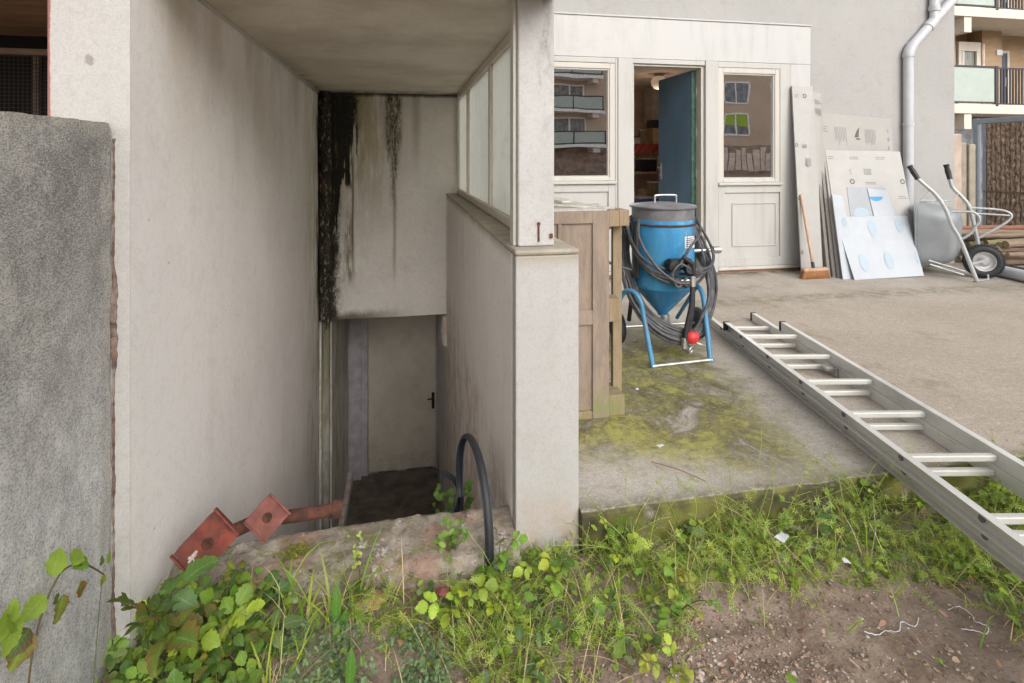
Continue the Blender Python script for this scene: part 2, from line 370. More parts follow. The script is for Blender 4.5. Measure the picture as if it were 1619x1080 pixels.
def soil_mat():
    n = N('brown_soil'); x, y, z = n.xyz()
    a = n.noise(5, 7, .7); b = n.noise(70, 5, .8)
    c = n.mix(n.sm(a, .3, .7), (.175, .125, .092), (.37, .285, .225))
    c = n.mix(n.mul(n.sm(b, .52, .66), .6), c, (.36, .27, .21))
    c = n.mix(n.mul(n.sm(b, .45, .34), .7), c, (.06, .04, .03))
    b1 = n.bump(n.noise(24, 6, .75), .8, .012)
    n.bump(n.noise(130, 4, .8), .8, .004, b1)
    return n.done(c, .95)
M['soil'] = soil_mat()
def curb_mat():
    n = N('crumbling_mortar_and_brick'); x, y, z = n.xyz()
    a = n.noise(6, 6, .7, (1, 1, 1)); b = n.noise(22, 6, .8)
    c = n.mix(n.sm(a, .34, .64), (.17, .14, .11), (.37, .325, .27))
    c = n.mix(n.mul(n.sm(n.noise(4.4, 5, .7), .50, .60), .6), c, (.33, .185, .13))
    c = n.mix(n.mul(n.sm(n.noise(9, 6, .8), .58, .66), .85), c, (.60, .57, .52))
    c = n.mix(n.mul(n.sm(n.noise(7, 6, .8, dist=1.5), .50, .62), .75), c, (.14, .145, .04))
    c = n.mix(n.mul(n.sm(b, .44, .34), .8), c, (.06, .045, .035))
    b1 = n.bump(n.noise(14, 6, .75), .8, .02)
    n.bump(b, .8, .006, b1)
    return n.done(c, .95)
M['curb'] = curb_mat()
M['step_mat'] = simple('dark_damp_concrete', (.16, .135, .11), .8, var=.4, scale=6, bump=.5, bscale=30, world=True)
M['rust_red'] = simple('faded_red_oxide_paint', (.18, .036, .022), .75, var=.5, scale=22, dirt=(.10, .04, .025), dirt_amt=.7, bump=.3)
M['rust_pink'] = simple('sun_faded_pink_red_oxide_paint', (.20, .065, .052), .8, var=.4, scale=22, dirt=(.11, .045, .03), dirt_amt=.6, bump=.3)
M['rust'] = simple('heavy_rust', (.075, .028, .017), .9, var=.5, scale=30, dirt=(.15, .06, .032), dirt_amt=.4, bump=.8, bscale=70)
def wood(name, base, dirt, amt=.4, along=(8, 8, .7), green=0):
    n = N(name); x, y, z = n.xyz(False)
    g = n.noise(4, 6, .7, along, False, .6); f = n.noise(30, 4, .7, along, False)
    c = n.mix(n.sm(g, .3, .7), tuple(k*.75 for k in base), tuple(min(1, k*1.15) for k in base))
    c = n.mix(n.mul(n.sm(f, .55, .72), .5), c, tuple(k*.55 for k in base))
    c = n.mix(n.mul(n.sm(n.noise(3, 6, .75, None, False), .62-.2*amt, .8-.2*amt), .6), c, dirt)
    if green: c = n.mix(n.mul(n.sm(z, .2, .02), n.sm(n.noise(14, 5, .7, None, False), .4, .6), .7), c, (.20, .22, .08))
    n.bump(n.mix(.5, g, f), .4, .004)
    return n.done(c, .8)
M['crate_wood'] = wood('brown_stained_plywood', (.27, .21, .165), (.17, .13, .10), .35, (6, 6, 1), 1)
M['crate_pale'] = wood('weathered_pine', (.29, .215, .135), (.16, .115, .06), .45, (9, 9, 1.2), 1)
M['crate_top'] = wood('bleached_grey_white_wood', (.50, .48, .43), (.38, .35, .30), .3, (7, 1, 7))
M['broom_wood'] = wood('pinkish_broom_wood', (.50, .32, .22), (.42, .26, .18), .2)
M['chip_wood'] = wood('dull_bark_chip', (.30, .215, .15), (.12, .08, .055), .5)
M['bristle'] = simple('orange_brown_bristles', (.36, .17, .07), .8, var=.45, scale=60, stretch=(6, 6, .5), bump=.6, bscale=200)
M['log_wood'] = wood('grey_brown_firewood', (.27, .195, .14), (.10, .07, .05), .5, (1, 7, 7))
M['log_red'] = wood('reddish_timber', (.30, .14, .09), (.12, .07, .05), .4, (1, 7, 7))
M['concrete_pink'] = simple('pinkish_concrete', (.48, .38, .32), .9, var=.15, scale=9, bump=.5, dirt=(.30, .26, .20), dirt_amt=.35)
M['concrete_tan'] = simple('tan_concrete', (.36, .32, .255), .9, var=.15, scale=9, bump=.5, dirt=(.22, .20, .15), dirt_amt=.35)
M['gate_metal'] = simple('pale_blue_grey_gate_metal', (.40, .45, .50), .5, .3, var=.08, scale=6)
def ribs():
    n = N('split_cane_gate_infill'); x, y, z = n.xyz()
    a = n.noise(30, 6, .8, (1, 1, .6)); b = n.noise(9, 5, .7)
    c = n.mix(n.sm(a, .38, .62), (.15, .10, .07), (.72, .54, .40))
    c = n.mix(n.mul(n.sm(b, .45, .65), .4), c, (.28, .20, .15))
    n.bump(a, .9, .02); return n.done(c, .85)
M['ribs'] = ribs()
def pot_blue():
    n = N('chalky_sky_blue_enamel'); x, y, z = n.xyz(False)
    a = n.noise(9, 6, .7, None, False); b = n.noise(3, 6, .75, (2, 2, .6), False)
    c = n.mix(n.sm(b, .35, .65), (.035, .215, .43), (.06, .30, .54))
    c = n.mix(n.mul(n.sm(a, .58, .7), .5), c, (.25, .48, .65))
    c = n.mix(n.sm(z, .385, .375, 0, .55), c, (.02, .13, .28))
    c = n.mix(n.mul(n.sm(n.noise(16, 6, .8, None, False), .59, .66), .85), c, (.16, .10, .06))
    c = n.mix(n.mul(n.sm(n.noise(2.5, 5, .7, (3, 3, .5), False), .5, .7), .4), c, (.22, .34, .42))
    n.bump(n.noise(60, 3, .6, None, False), .1, .002)
    return n.done(c, .42)
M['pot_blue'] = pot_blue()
M['leg_blue'] = simple('faded_light_blue_enamel', (.07, .235, .40), .5, var=.15, scale=14, dirt=(.20, .16, .12), dirt_amt=.2)
M['lid_grey'] = simple('dusty_grey_lid_steel', (.185, .185, .20), .55, .3, var=.2, scale=12, dirt=(.30, .28, .27), dirt_amt=.4)
M['red'] = simple('bright_red_casting', (.55, .035, .035), .45)
M['alu'] = simple('dull_weathered_aluminium', (.66, .65, .62), .5, .25, var=.08, scale=5, dirt=(.34, .32, .29), dirt_amt=.35, stretch=(1, .3, 1), bump=.15)
M['alu_bright'] = simple('worn_bright_aluminium', (.56, .55, .51), .45, .2, var=.08, scale=5)
M['wb_steel'] = simple('matt_grey_barrow_paint', (.28, .30, .31), .5, .1, var=.1, scale=5, dirt=(.20, .19, .17), dirt_amt=.3)
M['wb_tube'] = simple('light_grey_barrow_tube', (.44, .455, .46), .45, .3, var=.1, scale=9, dirt=(.32, .22, .15), dirt_amt=.2)
M['rim_metal'] = simple('pale_wheel_rim_metal', (.50, .50, .50), .4, .4, var=.12)
def board_mat(name, base, blue=0, edge=.4):
    n = N(name); a = n.noise(4, 6, .7, None, False); b = n.noise(2, 5, .7, (1, 1, .5), False)
    c = n.mix(n.sm(a, .35, .65), tuple(k*.93 for k in base), base)
    c = n.mix(n.mul(n.sm(b, .52, .72), edge), c, tuple(k*q for k, q in zip(base, (.80, .76, .70))))
    n.bump(n.noise(12, 4, .6, None, False), .1, .004)
    return n.done(c, .65)
M['carton_white'] = board_mat('grubby_white_carton', (.40, .385, .36))
M['carton_pale'] = board_mat('pale_carton', (.45, .44, .42))
M['stack_edge'] = simple('layered_board_edges', (.27, .25, .23), .8, var=.6, scale=14, stretch=(40, 40, .5), dirt=(.12, .10, .09), dirt_amt=.5)
M['print'] = simple('faded_grey_print', (.27, .265, .26), .7, bump=0)
M['print_dark'] = simple('dark_grey_print', (.10, .10, .10), .7, bump=0)
M['film'] = board_mat('milky_plastic_film', (.47, .50, .54), edge=.15)
M['film_grey'] = board_mat('grey_wrapped_film', (.38, .40, .43), edge=.2)
M['film_blue'] = simple('pale_blue_print', (.36, .44, .51), .4, var=.05, bump=0)
M['print_blue'] = simple('bright_blue_print', (.04, .30, .56), .4, bump=0)
M['paper'] = simple('white_scrap', (.72, .73, .76), .6, bump=.2)
M['room_wall'] = simple('dim_brown_room_paint', (.74, .60, .50), .8, world=True, scale=3)
M['room_red'] = simple('dark_red_cloth', (.30, .055, .04), .8)
M['cardboard'] = simple('brown_cardboard', (.50, .36, .24), .8)
M['room_white'] = simple('off_white_appliance', (.46, .42, .37), .5)
M['room_blue'] = simple('blue_metal', (.06, .10, .30), .4)

# ------------------------------------------------------------------ mesh helper
class MB:
    def __init__(s): s.v = []; s.f = []
    def raw(s, vs, fs):
        o = len(s.v); s.v += [Vector(p) for p in vs]; s.f += [[i+o for i in f] for f in fs]; return s
    def box(s, x0, x1, y0, y1, z0, z1):
        return s.raw([(x, y, z) for z in (z0, z1) for y in (y0, y1) for x in (x0, x1)],
                     [(0, 2, 3, 1), (4, 5, 7, 6), (0, 1, 5, 4), (2, 6, 7, 3), (0, 4, 6, 2), (1, 3, 7, 5)])
    def quadbox(s, c, t):
        """slab from 4 corners (counter-clockwise seen from the front) with thickness t behind"""
        c = [Vector(p) for p in c]; nn = (c[1]-c[0]).cross(c[3]-c[0]).normalized()*-t
        vs = c+[p+nn for p in c]
        return s.raw(vs, [(0, 1, 2, 3), (7, 6, 5, 4), (0, 4, 5, 1), (1, 5, 6, 2), (2, 6, 7, 3), (3, 7, 4, 0)])
    def frame(s, p, q):
        d = (q-p).normalized(); a = d.cross(Vector((0, 0, 1)))
        if a.length < 1e-3: a = Vector((1, 0, 0))
        a.normalize(); return a, a.cross(d)
    def tube(s, pts, r, n=10, cap=True, closed=False):
        pts = [Vector(p) for p in pts]; m = len(pts); o = []
        a = None
        for i, p in enumerate(pts):
            d = (pts[(i+1) % m]-pts[i-1]) if closed else (pts[min(i+1, m-1)]-pts[max(i-1, 0)])
            d.normalize()
            if a is None:
                a = d.cross(Vector((0, 0, 1)))
                if a.length < 1e-2: a = Vector((1, 0, 0))
            a = (a-d*a.dot(d))
            if a.length < 1e-6: a = d.orthogonal()
            a.normalize(); b = d.cross(a)
            rr = r[i] if isinstance(r, (list, tuple)) else r
            for k in range(n):
                t = 2*math.pi*k/n; o.append(p+(a*math.cos(t)+b*math.sin(t))*rr)
        fs = []
        for i in range(m if closed else m-1):
            for k in range(n):
                i2 = (i+1) % m; k2 = (k+1) % n
                fs.append((i*n+k, i*n+k2, i2*n+k2, i2*n+k))
        if cap and not closed: fs += [tuple(range(n))[::-1], tuple((m-1)*n+k for k in range(n))]
        return s.raw(o, fs)
    def lathe(s, c, prof, n=40, axis='z'):
        c = Vector(c); o = []
        for r, h in prof:
            for k in range(n):
                t = 2*math.pi*k/n; p = (r*math.cos(t), r*math.sin(t), h)
                if axis == 'y': p = (p[0], h, p[1])
                if axis == 'x': p = (h, p[0], p[1])
                o.append(c+Vector(p))
        fs = [(i*n+k, i*n+(k+1) % n, (i+1)*n+(k+1) % n, (i+1)*n+k) for i in range(len(prof)-1) for k in range(n)]
        if prof[0][0] > 1e-5: fs.append(tuple(range(n))[::-1])
        if prof[-1][0] > 1e-5: fs.append(tuple((len(prof)-1)*n+k for k in range(n)))
        return s.raw(o, fs)
    def ring(s, c, ax, R0, r, n=40, m=10, flat=1.0):
        c = Vector(c); ax = Vector(ax).normalized(); a = ax.orthogonal().normalized(); b = ax.cross(a); o = []
        for i in range(n):
            t = 2*math.pi*i/n; d = a*math.cos(t)+b*math.sin(t)
            for k in range(m):
                q = 2*math.pi*k/m; o.append(c+d*(R0+r*math.cos(q))+ax*r*flat*math.sin(q))
        return s.raw(o, [(i*m+k, ((i+1) % n)*m+k, ((i+1) % n)*m+(k+1) % m, i*m+(k+1) % m) for i in range(n) for k in range(m)])
    def disc(s, c, ax, r, t, n=24):
        c = Vector(c); ax = Vector(ax).normalized(); return s.tube([c-ax*t/2, c+ax*t/2], r, n)
def wpos(o):
    p = Vector((0, 0, 0))
    while o: p += o.location; o = o.parent
    return p
def obj(name, mb, mat, parent=None, bevel=0, smooth=False, local=False, **props):
    me = bpy.data.meshes.new(name)
    off = wpos(parent) if (parent and not local) else Vector((0, 0, 0))
    me.from_pydata([p-off for p in mb.v], [], mb.f)
    bm = bmesh.new(); bm.from_mesh(me); bmesh.ops.recalc_face_normals(bm, faces=bm.faces); bm.to_mesh(me); bm.free()
    me.materials.append(M[mat] if isinstance(mat, str) else mat)
    o = bpy.data.objects.new(name, me); COL.objects.link(o)
    if parent: o.parent = parent
    if bevel:
        b = o.modifiers.new('bevel', 'BEVEL'); b.width = bevel; b.segments = 2; b.limit_method = 'ANGLE'; b.angle_limit = R(35)
        b.harden_normals = False
    if smooth:
        me.polygons.foreach_set('use_smooth', [True]*len(me.polygons))
        me.set_sharp_from_angle(angle=R(42))
    for k, v in props.items(): o[k] = v
    return o
def obj_split(name, mb, mat, parent=None, **kw):
    """each connected piece of mb becomes an object of its own"""
    par = list(range(len(mb.v)))
    def fd(a):
        while par[a] != a: par[a] = par[par[a]]; a = par[a]
        return a
    for f in mb.f:
        for q in f[1:]: par[fd(q)] = fd(f[0])
    gr = {}
    for f in mb.f: gr.setdefault(fd(f[0]), []).append(f)
    for fs in gr.values():
        ids = sorted({i for f in fs for i in f}); mp = {i: k for k, i in enumerate(ids)}
        m = MB(); m.v = [mb.v[i] for i in ids]; m.f = [[mp[i] for i in f] for f in fs]; obj(name, m, mat, parent, **kw)
def thing(name, loc, label, cat, group=None, rz=0):
    e = bpy.data.objects.new(name, None); COL.objects.link(e); e.empty_display_size = .1
    e.location = loc; e.rotation_euler[2] = rz; e['label'] = label; e['category'] = cat
    if group: e['group'] = group
    return e
def tag(o, label, cat, group=None):
    o['label'] = label; o['category'] = cat
    if group: o['group'] = group
    return o
def bez(p, n=8):
    """smooth path through points (Catmull-Rom)"""
    p = [Vector(q) for q in p]; o = []
    for i in range(len(p)-1):
        a, b, c, d = p[max(i-1, 0)], p[i], p[i+1], p[min(i+2, len(p)-1)]
        for k in range(n):
            t = k/n
            o.append(.5*((2*b)+(c-a)*t+(2*a-5*b+4*c-d)*t*t+(3*b-a-3*c+d)*t**3))
    o.append(p[-1]); return o

# ------------------------------------------------------------------ ground, slab, steps
def smooth01(x, a, b):
    t = max(0, min(1, (x-a)/(b-a))); return t*t*(3-2*t)
def gz(x, y):
    e = smooth01(y, .25, .5)*smooth01(x, -.9, -.75)*(1-smooth01(x, 3.0, 3.2))
    n1 = mnoise.fractal(Vector((x*3, y*3, 3)), 1, 2, 3)*.02 + mnoise.fractal(Vector((x*16, y*16, 9)), 1, 2, 4)*.009
    bare = smooth01(x, .7, 1.0)*(1-smooth01(y, 1.42, 1.55))
    mound = .035*smooth01(y, 1.35, 1.75)*(1-bare) + .03*(1-smooth01(x, -.6, .1))*smooth01(y, 1.2, 1.6)
    return -.17 + e*(n1 + mound)
mb = MB(); nx, ny = 200, 100
xs = [-.9+4.1*i/nx for i in range(nx+1)]; ys = [.2+1.62*j/ny for j in range(ny+1)]
mb.raw([(x, y, gz(x, y)) for y in ys for x in xs], [(j*(nx+1)+i, j*(nx+1)+i+1, (j+1)*(nx+1)+i+1, (j+1)*(nx+1)+i) for j in range(ny) for i in range(nx)])
for x0, x1, y0, y1 in [(-200, 200, -200, .2), (-200, -.9, .2, 1.82), (3.2, 200, .2, 1.82), (-200, -.75, 1.82, 8), (.45, 200, 1.82, 8), (-200, 200, 8, 200)]:
    mb.raw([(x0, y0, -.17), (x1, y0, -.17), (x1, y1, -.17), (x0, y1, -.17)], [(0, 1, 2, 3)])
g = obj('ground', mb, 'soil', smooth=True); g['kind'] = 'structure'
mb = MB()   # slab with a slightly broken front edge
xs = [.579+.05*i for i in range(60)]; fr = []
for x in xs:
    e = 1.77+.010*mnoise.noise(Vector((x*7, 0, 0)))+.006*mnoise.noise(Vector((x*30, 1, 0)))
    fr.append((e, -.006*abs(mnoise.noise(Vector((x*23, 4, 0))))))
n = len(xs)
vs = [(x, e, -.25) for x, (e, c) in zip(xs, fr)]+[(x, e, -.014+c) for x, (e, c) in zip(xs, fr)]+[(x, e+.012, 0) for x, (e, c) in zip(xs, fr)]+[(x, 5.6, 0) for x in xs]
mb.raw(vs, [(r*n+i, r*n+i+1, (r+1)*n+i+1, (r+1)*n+i) for r in range(3) for i in range(n-1)])
xe = xs[-1]
mb.raw([(.5785, fr[0][0], -.25), (.5785, 5.6, -.25), (.5785, 5.6, -.001), (.5785, fr[0][0], -.002)], [(0, 1, 2, 3)])
mb.raw([(xe, 1.77, 0), (13, 1.77, 0), (13, 12, 0), (xe, 12, 0)], [(0, 1, 2, 3)])
mb.raw([(.579, 5.6, 0), (xe, 5.6, 0), (xe, 12, 0), (.579, 12, 0)], [(0, 1, 2, 3)])
mb.raw([(xe, 1.77, -.25), (13, 1.77, -.25), (13, 1.77, 0), (xe, 1.77, 0)], [(0, 1, 2, 3)])
s = obj('patio_slab', mb, 'slab'); s['kind'] = 'structure'
mb = MB()
for i in range(11):
    mb.box(-.70, .358, 2.0+.26*i, 2.0+.26*(i+1), -2.6, -.30-.19*i)
mb.box(-.70, .45, 4.86, 6.4, -2.6, -2.34)
s = obj('cellar_steps', mb, 'step_mat', bevel=.006); s['kind'] = 'structure'

# ------------------------------------------------------------------ main building (door front on the patio)
B = thing('workshop_building', (3.5, 5.2, 0), 'grey rendered house wall with white door front, open blue door and grey downpipe', 'building')
FY = 5.2
mb = MB()   # facade with an opening behind the door front
mb.box(.52, 1.10, FY, FY+.25, 0, 6); mb.box(1.10, 4.17, FY, FY+.25, 2.55, 6); mb.box(4.17, 6.07, FY, FY+.25, 0, 6)
mb.box(5.82, 6.068, FY+.25, 9, 0, 6); mb.box(.52, 5.82, 8.75, 9, 0, 6)
mb.box(.52, 6.06, FY+.02, 8.98, 6, 6.1)
mb.box(-3, .518, 1.86, 8.9, 2.15, 4.2)
obj('outer_wall', mb, 'facade', B)
mb = MB()   # white panelled front: fascia and the broad frame round the windows
y0 = FY-.035
mb.box(1.12, 4.205, y0, FY+.06, 2.165, 2.565)
mb.box(3.97, 4.202, y0+.002, FY+.06, .07, 2.164)
mb.box(1.12, 4.215, y0-.012, FY, 2.566, 2.582)
obj_split('fascia', mb, 'fascia', B, bevel=.004)
mb = MB()
mb.box(2.055, 2.215, y0-.012, FY+.07, .02, 2.163); mb.box(2.992, 3.13, y0-.012, FY+.07, .02, 2.163)
mb.box(2.216, 2.991, y0, FY+.07, 2.118, 2.163)
obj_split('door_frame', mb, 'white_paint', B, bevel=.004)
mb = MB(); mb.box(2.216, 2.236, FY-.01, FY+.09, .03, 2.117); mb.box(2.960, 2.991, FY-.01, FY+.09, .03, 2.117); mb.box(2.237, 2.959, FY-.01, FY+.09, 2.096, 2.117)
obj_split('door_jamb', mb, 'cream_frame', B, bevel=.003)
obj('threshold', MB().box(2.2, 3.1, FY-.05, FY+.2, -.02, .03), 'steel', B, bevel=.004)
def window(x0, x1, z0, z1):
    mb = MB(); f = .055; a, b = y0+.006, FY+.05
    mb.box(x0, x1, a, b, z1, z1+.055); mb.box(x0, x1, a, b, z0-.035, z0)
    mb.box(x0-f, x0, a, b, z0-.035, z1+.055); mb.box(x1, x1+f, a, b, z0-.035, z1+.055)
    w = obj('window', mb, 'cream_frame', B, bevel=.005)
    mb = MB(); mb.box(x0, x0+.014, a+.012, a+.03, z0, z1); mb.box(x1-.014, x1, a+.012, a+.03, z0, z1)
    mb.box(x0+.015, x1-.015, a+.012, a+.03, z1-.014, z1); mb.box(x0+.015, x1-.015, a+.012, a+.03, z0, z0+.014)
    obj('glazing_bead', mb, 'white_paint', w)
    obj('pane', MB().box(x0+.002, x1-.002, a+.031, a+.037, z0+.002, z1-.002), 'window_glass', w)
    mb = MB(); mb.box(x0-f-.01, x1+f+.01, y0-.03, b, z0-.066, z0-.036)
    obj('sill', mb, 'white_paint', w, bevel=.006)
    return w
window(1.20, 1.975, .993, 2.055); window(3.195, 3.79, .966, 2.052)
mb = MB()
mb.box(3.131, 3.194-.055, y0, FY+.05, .07, 2.163); mb.box(3.79+.055, 3.969, y0, FY+.05, .07, 2.163)
mb.box(3.1395, 3.8445, y0, FY+.05, 2.108, 2.163); mb.box(1.13, 2.0295, y0, FY+.05, 2.112, 2.163); mb.box(2.0305, 2.054, y0, FY+.05, .07, 2.163)
mb.box(1.13, 1.144, y0, FY+.05, .07, 2.11)
obj_split('window_surround', mb, 'white_paint', B, bevel=.003)
def low_panel(x0, x1, zt):
    mb = MB(); mb.box(x0, x1, y0+.02, FY+.04, .07, zt)
    mb.box(x0, x0+.07, y0+.001, y0+.0195, .07, zt-.001); mb.box(x1-.07, x1, y0+.001, y0+.0195, .07, zt-.001)
    mb.box(x0+.071, x1-.071, y0+.001, y0+.0195, zt-.075, zt-.001); mb.box(x0+.071, x1-.071, y0+.001, y0+.0195, .07, .16)
    a, b, c, d = x0+.16, x1-.16, .27, zt-.18
    for q in ((a, b, c, c+.012), (a, b, d-.012, d), (a, a+.012, c+.013, d-.013), (b-.012, b, c+.013, d-.013)):
        mb.box(q[0], q[1], y0+.010, y0+.0195, q[2], q[3])
    p = obj('lower_panel', mb, 'white_paint', B, bevel=.003)
low_panel(3.14, 3.968, .899); low_panel(1.14, 2.03, .926)
obj_split('bottom_rail', MB().box(1.14, 2.054, y0-.015, FY+.02, .035, .068).box(3.131, 4.21, y0-.015, FY+.02, .035, .068), 'cream_frame', B, bevel=.003)
obj_split('brick_footing', MB().box(1.1, 2.2, FY-.005, FY+.2, -.05, .034).box(3.1, 4.25, FY-.005, FY+.2, -.05, .034), 'red_brick', B)
# the open leaf
D = obj('blue_door', MB().box(2.915, 2.953, 5.31, 6.06, .035, 2.085), 'blue_door', B, bevel=.002)
mb = MB(); mb.box(2.9555, 2.9595, 5.296, 5.34, .04, 2.085); mb.box(2.912, 2.9545, 5.294, 5.3085, .035, 2.085)
obj('leaf_edge', mb, 'green_edge', D)
for z in (.3, 1.02, 1.45, 1.86): obj('hinge', MB().tube([(2.963, 5.283, z-.045), (2.963, 5.283, z+.045)], .009, 8).box(2.955, 2.985, 5.274, 5.278, z-.04, z+.04), 'old_frame', D)
mb = MB(); mb.box(2.905, 2.9145, 5.975, 6.01, .93, 1.13); mb.tube([(2.905, 5.99, 1.07), (2.87, 5.99, 1.07), (2.865, 5.90, 1.07)], .009, 8); mb.disc((2.902, 5.992, .98), (1, 0, 0), .017, .012)
obj('handle', mb, 'chrome', D, smooth=True)
# room behind
mb = MB(); mb.box(1.0, 5.2, 5.46, 8.70, -.02, .02)
obj('room_floor', mb, 'slab_white', B)
mb = MB(); mb.box(1.0, 1.05, 5.46, 8.6, .021, 2.3); mb.box(5.2, 5.25, 5.46, 8.6, .021, 2.3); mb.box(1.05, 5.2, 8.6, 8.65, .021, 2.3); mb.box(1.05, 5.2, 5.46, 8.6, 2.3, 2.35)
obj('room_wall', mb, 'room_wall', B)
# downpipe with its branch
mb = MB(); py = FY-.055
mb.tube([(5.40, py, .0), (5.40, py, 2.31)], .05, 20)
mb.tube([(5.40, py, 2.30), (5.418, py, 2.36), (5.46, py, 2.42)], .056, 20)
mb.tube([(5.45, py, 2.41), (6.12, py, 3.08)], .05, 20)
mb.tube([(5.70, py, 2.66), (5.74, py, 2.72), (5.74, py, 3.6)], .047, 20)
dp = obj('downpipe', mb, 'zinc', B, smooth=True)
mb = MB()
for z in (1.53, 2.28): mb.tube([(5.40, py, z), (5.40, py, z+.035)], .057, 20)
mb.tube([(5.655, py, 2.615), (5.725, py, 2.685)], .058, 20); mb.tube([(5.74, py, 2.80), (5.74, py, 2.86)], .056, 20)
obj_split('pipe_socket', mb, 'zinc', dp, smooth=True)

# ------------------------------------------------------------------ covered stairwell
W = thing('covered_stairwell', (-.15, 3.3, 0), 'white plastered cellar stairwell with black mould runs and milky glazed screen', 'stairwell')
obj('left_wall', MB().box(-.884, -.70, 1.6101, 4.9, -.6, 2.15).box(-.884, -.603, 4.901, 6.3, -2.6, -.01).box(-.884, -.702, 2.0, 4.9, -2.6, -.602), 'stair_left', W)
obj('back_wall', MB().box(-.70, .60, 4.902, 5.1, -.19, 2.14), 'stair_back', W, bevel=.006)
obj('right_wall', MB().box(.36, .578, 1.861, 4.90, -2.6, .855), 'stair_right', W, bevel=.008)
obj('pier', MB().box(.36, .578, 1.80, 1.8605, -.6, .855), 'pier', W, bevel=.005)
mb = MB(); mb.box(.3565, .579, 1.985, 4.9, .8555, .872)
obj('wall_cap', mb, 'concrete_tan', W, bevel=.006)
mb = MB(); mb.box(.3565, .580, 1.7975, 1.984, .8555, .876)
obj('pier_cap', mb, 'concrete_tan', W, bevel=.01)
obj('column', MB().box(.381, .509, 1.86, 1.98, .877, 2.15), 'column', W, bevel=.006)
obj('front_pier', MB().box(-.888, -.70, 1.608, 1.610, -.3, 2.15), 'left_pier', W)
obj('soffit', MB().box(-.701, .508, 1.62, 4.901, 1.735, 1.80).box(-.701, .38, 1.62, 1.70, 1.801, 2.14), 'ceiling', W)
mb = MB(); mb.tube([(-.698, 1.7, 1.730), (-.698, 4.88, 1.730)], .009, 6)
obj('caulk_line', mb, 'cream_frame', W)
obj('column_flange', MB().box(.368, .3805, 1.885, 1.945, .877, 1.734), 'cream_frame', W, bevel=.003)
# glazed screen
mb = MB(); X0, X1 = .452, .498
mb.box(X0, X1, 1.981, 4.898, .873, .915); mb.box(X0, X1, 1.981, 4.898, 1.69, 1.734)
for y in (2.0, 3.02, 4.12, 4.875): mb.box(X0+.001, X1-.001, y-.022, y+.022, .9155, 1.6895)
sc = obj('screen_frame', mb, 'old_frame', W, bevel=.004)
for a, b in ((2.023, 2.997), (3.043, 4.097), (4.143, 4.852)):
    obj('pane', MB().box(.472, .478, a, b, .916, 1.689), 'milk_glass', sc)
# rusty bolt stubs at the foot of the column
mb = MB(); mb.disc((.452, 1.858, .955), (0, 1, 0), .006, .008, 8); mb.box(.449, .455, 1.8555, 1.8595, .893, .95)
mb.box(.491, .501, 1.852, 1.8595, .905, .92)
obj_split('rusty_bracket', mb, 'rust', W)
# drain pipe in the corner
mb = MB(); mb.tube([(-.648, 4.85, 1.734), (-.648, 4.85, -.16)], .050, 16); mb.tube([(-.643, 4.85, -.16), (-.643, 4.85, -2.3)], .034, 16)
mb.tube([(-.64, 4.85, -.17), (-.64, 4.85, -.10)], .058, 16)
obj('drain_pipe', mb, 'old_pipe', W, smooth=True)
# passage to the cellar door
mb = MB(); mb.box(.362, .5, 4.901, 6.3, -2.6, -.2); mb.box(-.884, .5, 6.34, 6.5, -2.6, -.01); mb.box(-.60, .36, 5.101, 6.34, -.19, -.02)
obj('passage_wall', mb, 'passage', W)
mb = MB(); mb.box(-.602, -.545, 5.0, 6.25, -2.345, -2.2)
obj('plinth', mb, 'stair_right', W, bevel=.02)
mb = MB(); mb.box(-.46, -.394, 6.26, 6.34, -2.34, -.20); mb.box(.349, .361, 6.26, 6.34, -2.34, -.20); mb.box(-.60, -.461, 6.29, 6.34, -2.34, -.20)
obj('cellar_door_frame', mb, 'lav_frame', W, bevel=.004)
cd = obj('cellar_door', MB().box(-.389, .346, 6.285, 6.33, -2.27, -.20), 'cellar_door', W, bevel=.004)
mb = MB(); mb.box(.298, .330, 6.276, 6.2845, -1.62, -1.44); mb.tube([(.314, 6.276, -1.50), (.314, 6.25, -1.50), (.25, 6.245, -1.50)], .009, 8)
obj('handle', mb, 'black', cd)
obj('doorstep', MB().box(-.46, .36, 6.2, 6.29, -2.345, -2.285), 'step_mat', W, bevel=.005)
# rounded plaster lump under the lintel
obj('plaster_bracket', MB().lathe((.355, 4.86, -.33), [(0.001, -.13), (.03, -.11), (.045, -.04), (.045, .05), (.03, .13), (.001, .14)], 14), 'stair_right', W, smooth=True)

# left-hand loft opening behind the pier: brown soffit, wire mesh, dark behind
L = thing('side_enclosure', (-1.9, 2.6, 0), 'dark enclosure with black wire mesh under brown boards at the top left', 'enclosure')
obj('soffit', MB().box(-4, -.89, 1.3, 5, 1.735, 1.80), 'brown_ceiling', L)
obj('shade_sheet', MB().box(-4, -.89, 2.9, 2.95, -.2, 1.734), 'dark_void', L)  # black sheet in place of the shade in the room behind
mb = MB()
for i in range(75): x = -.90-.016*i; mb.box(x-.0022, x, 2.60, 2.6022, .9, 1.60)
for i in range(30): z = 1.16+.016*i; mb.box(-2.2, -.9, 2.597, 2.5995, z, z+.0022)
obj('wire_mesh', mb, 'mesh_wire', L)
mb = MB(); mb.box(-1.50, -1.48, 2.62, 2.64, .6, 1.62); mb.box(-2.2, -.895, 2.595, 2.625, 1.601, 1.625)
obj_split('mesh_post', mb, 'log_wood', L)

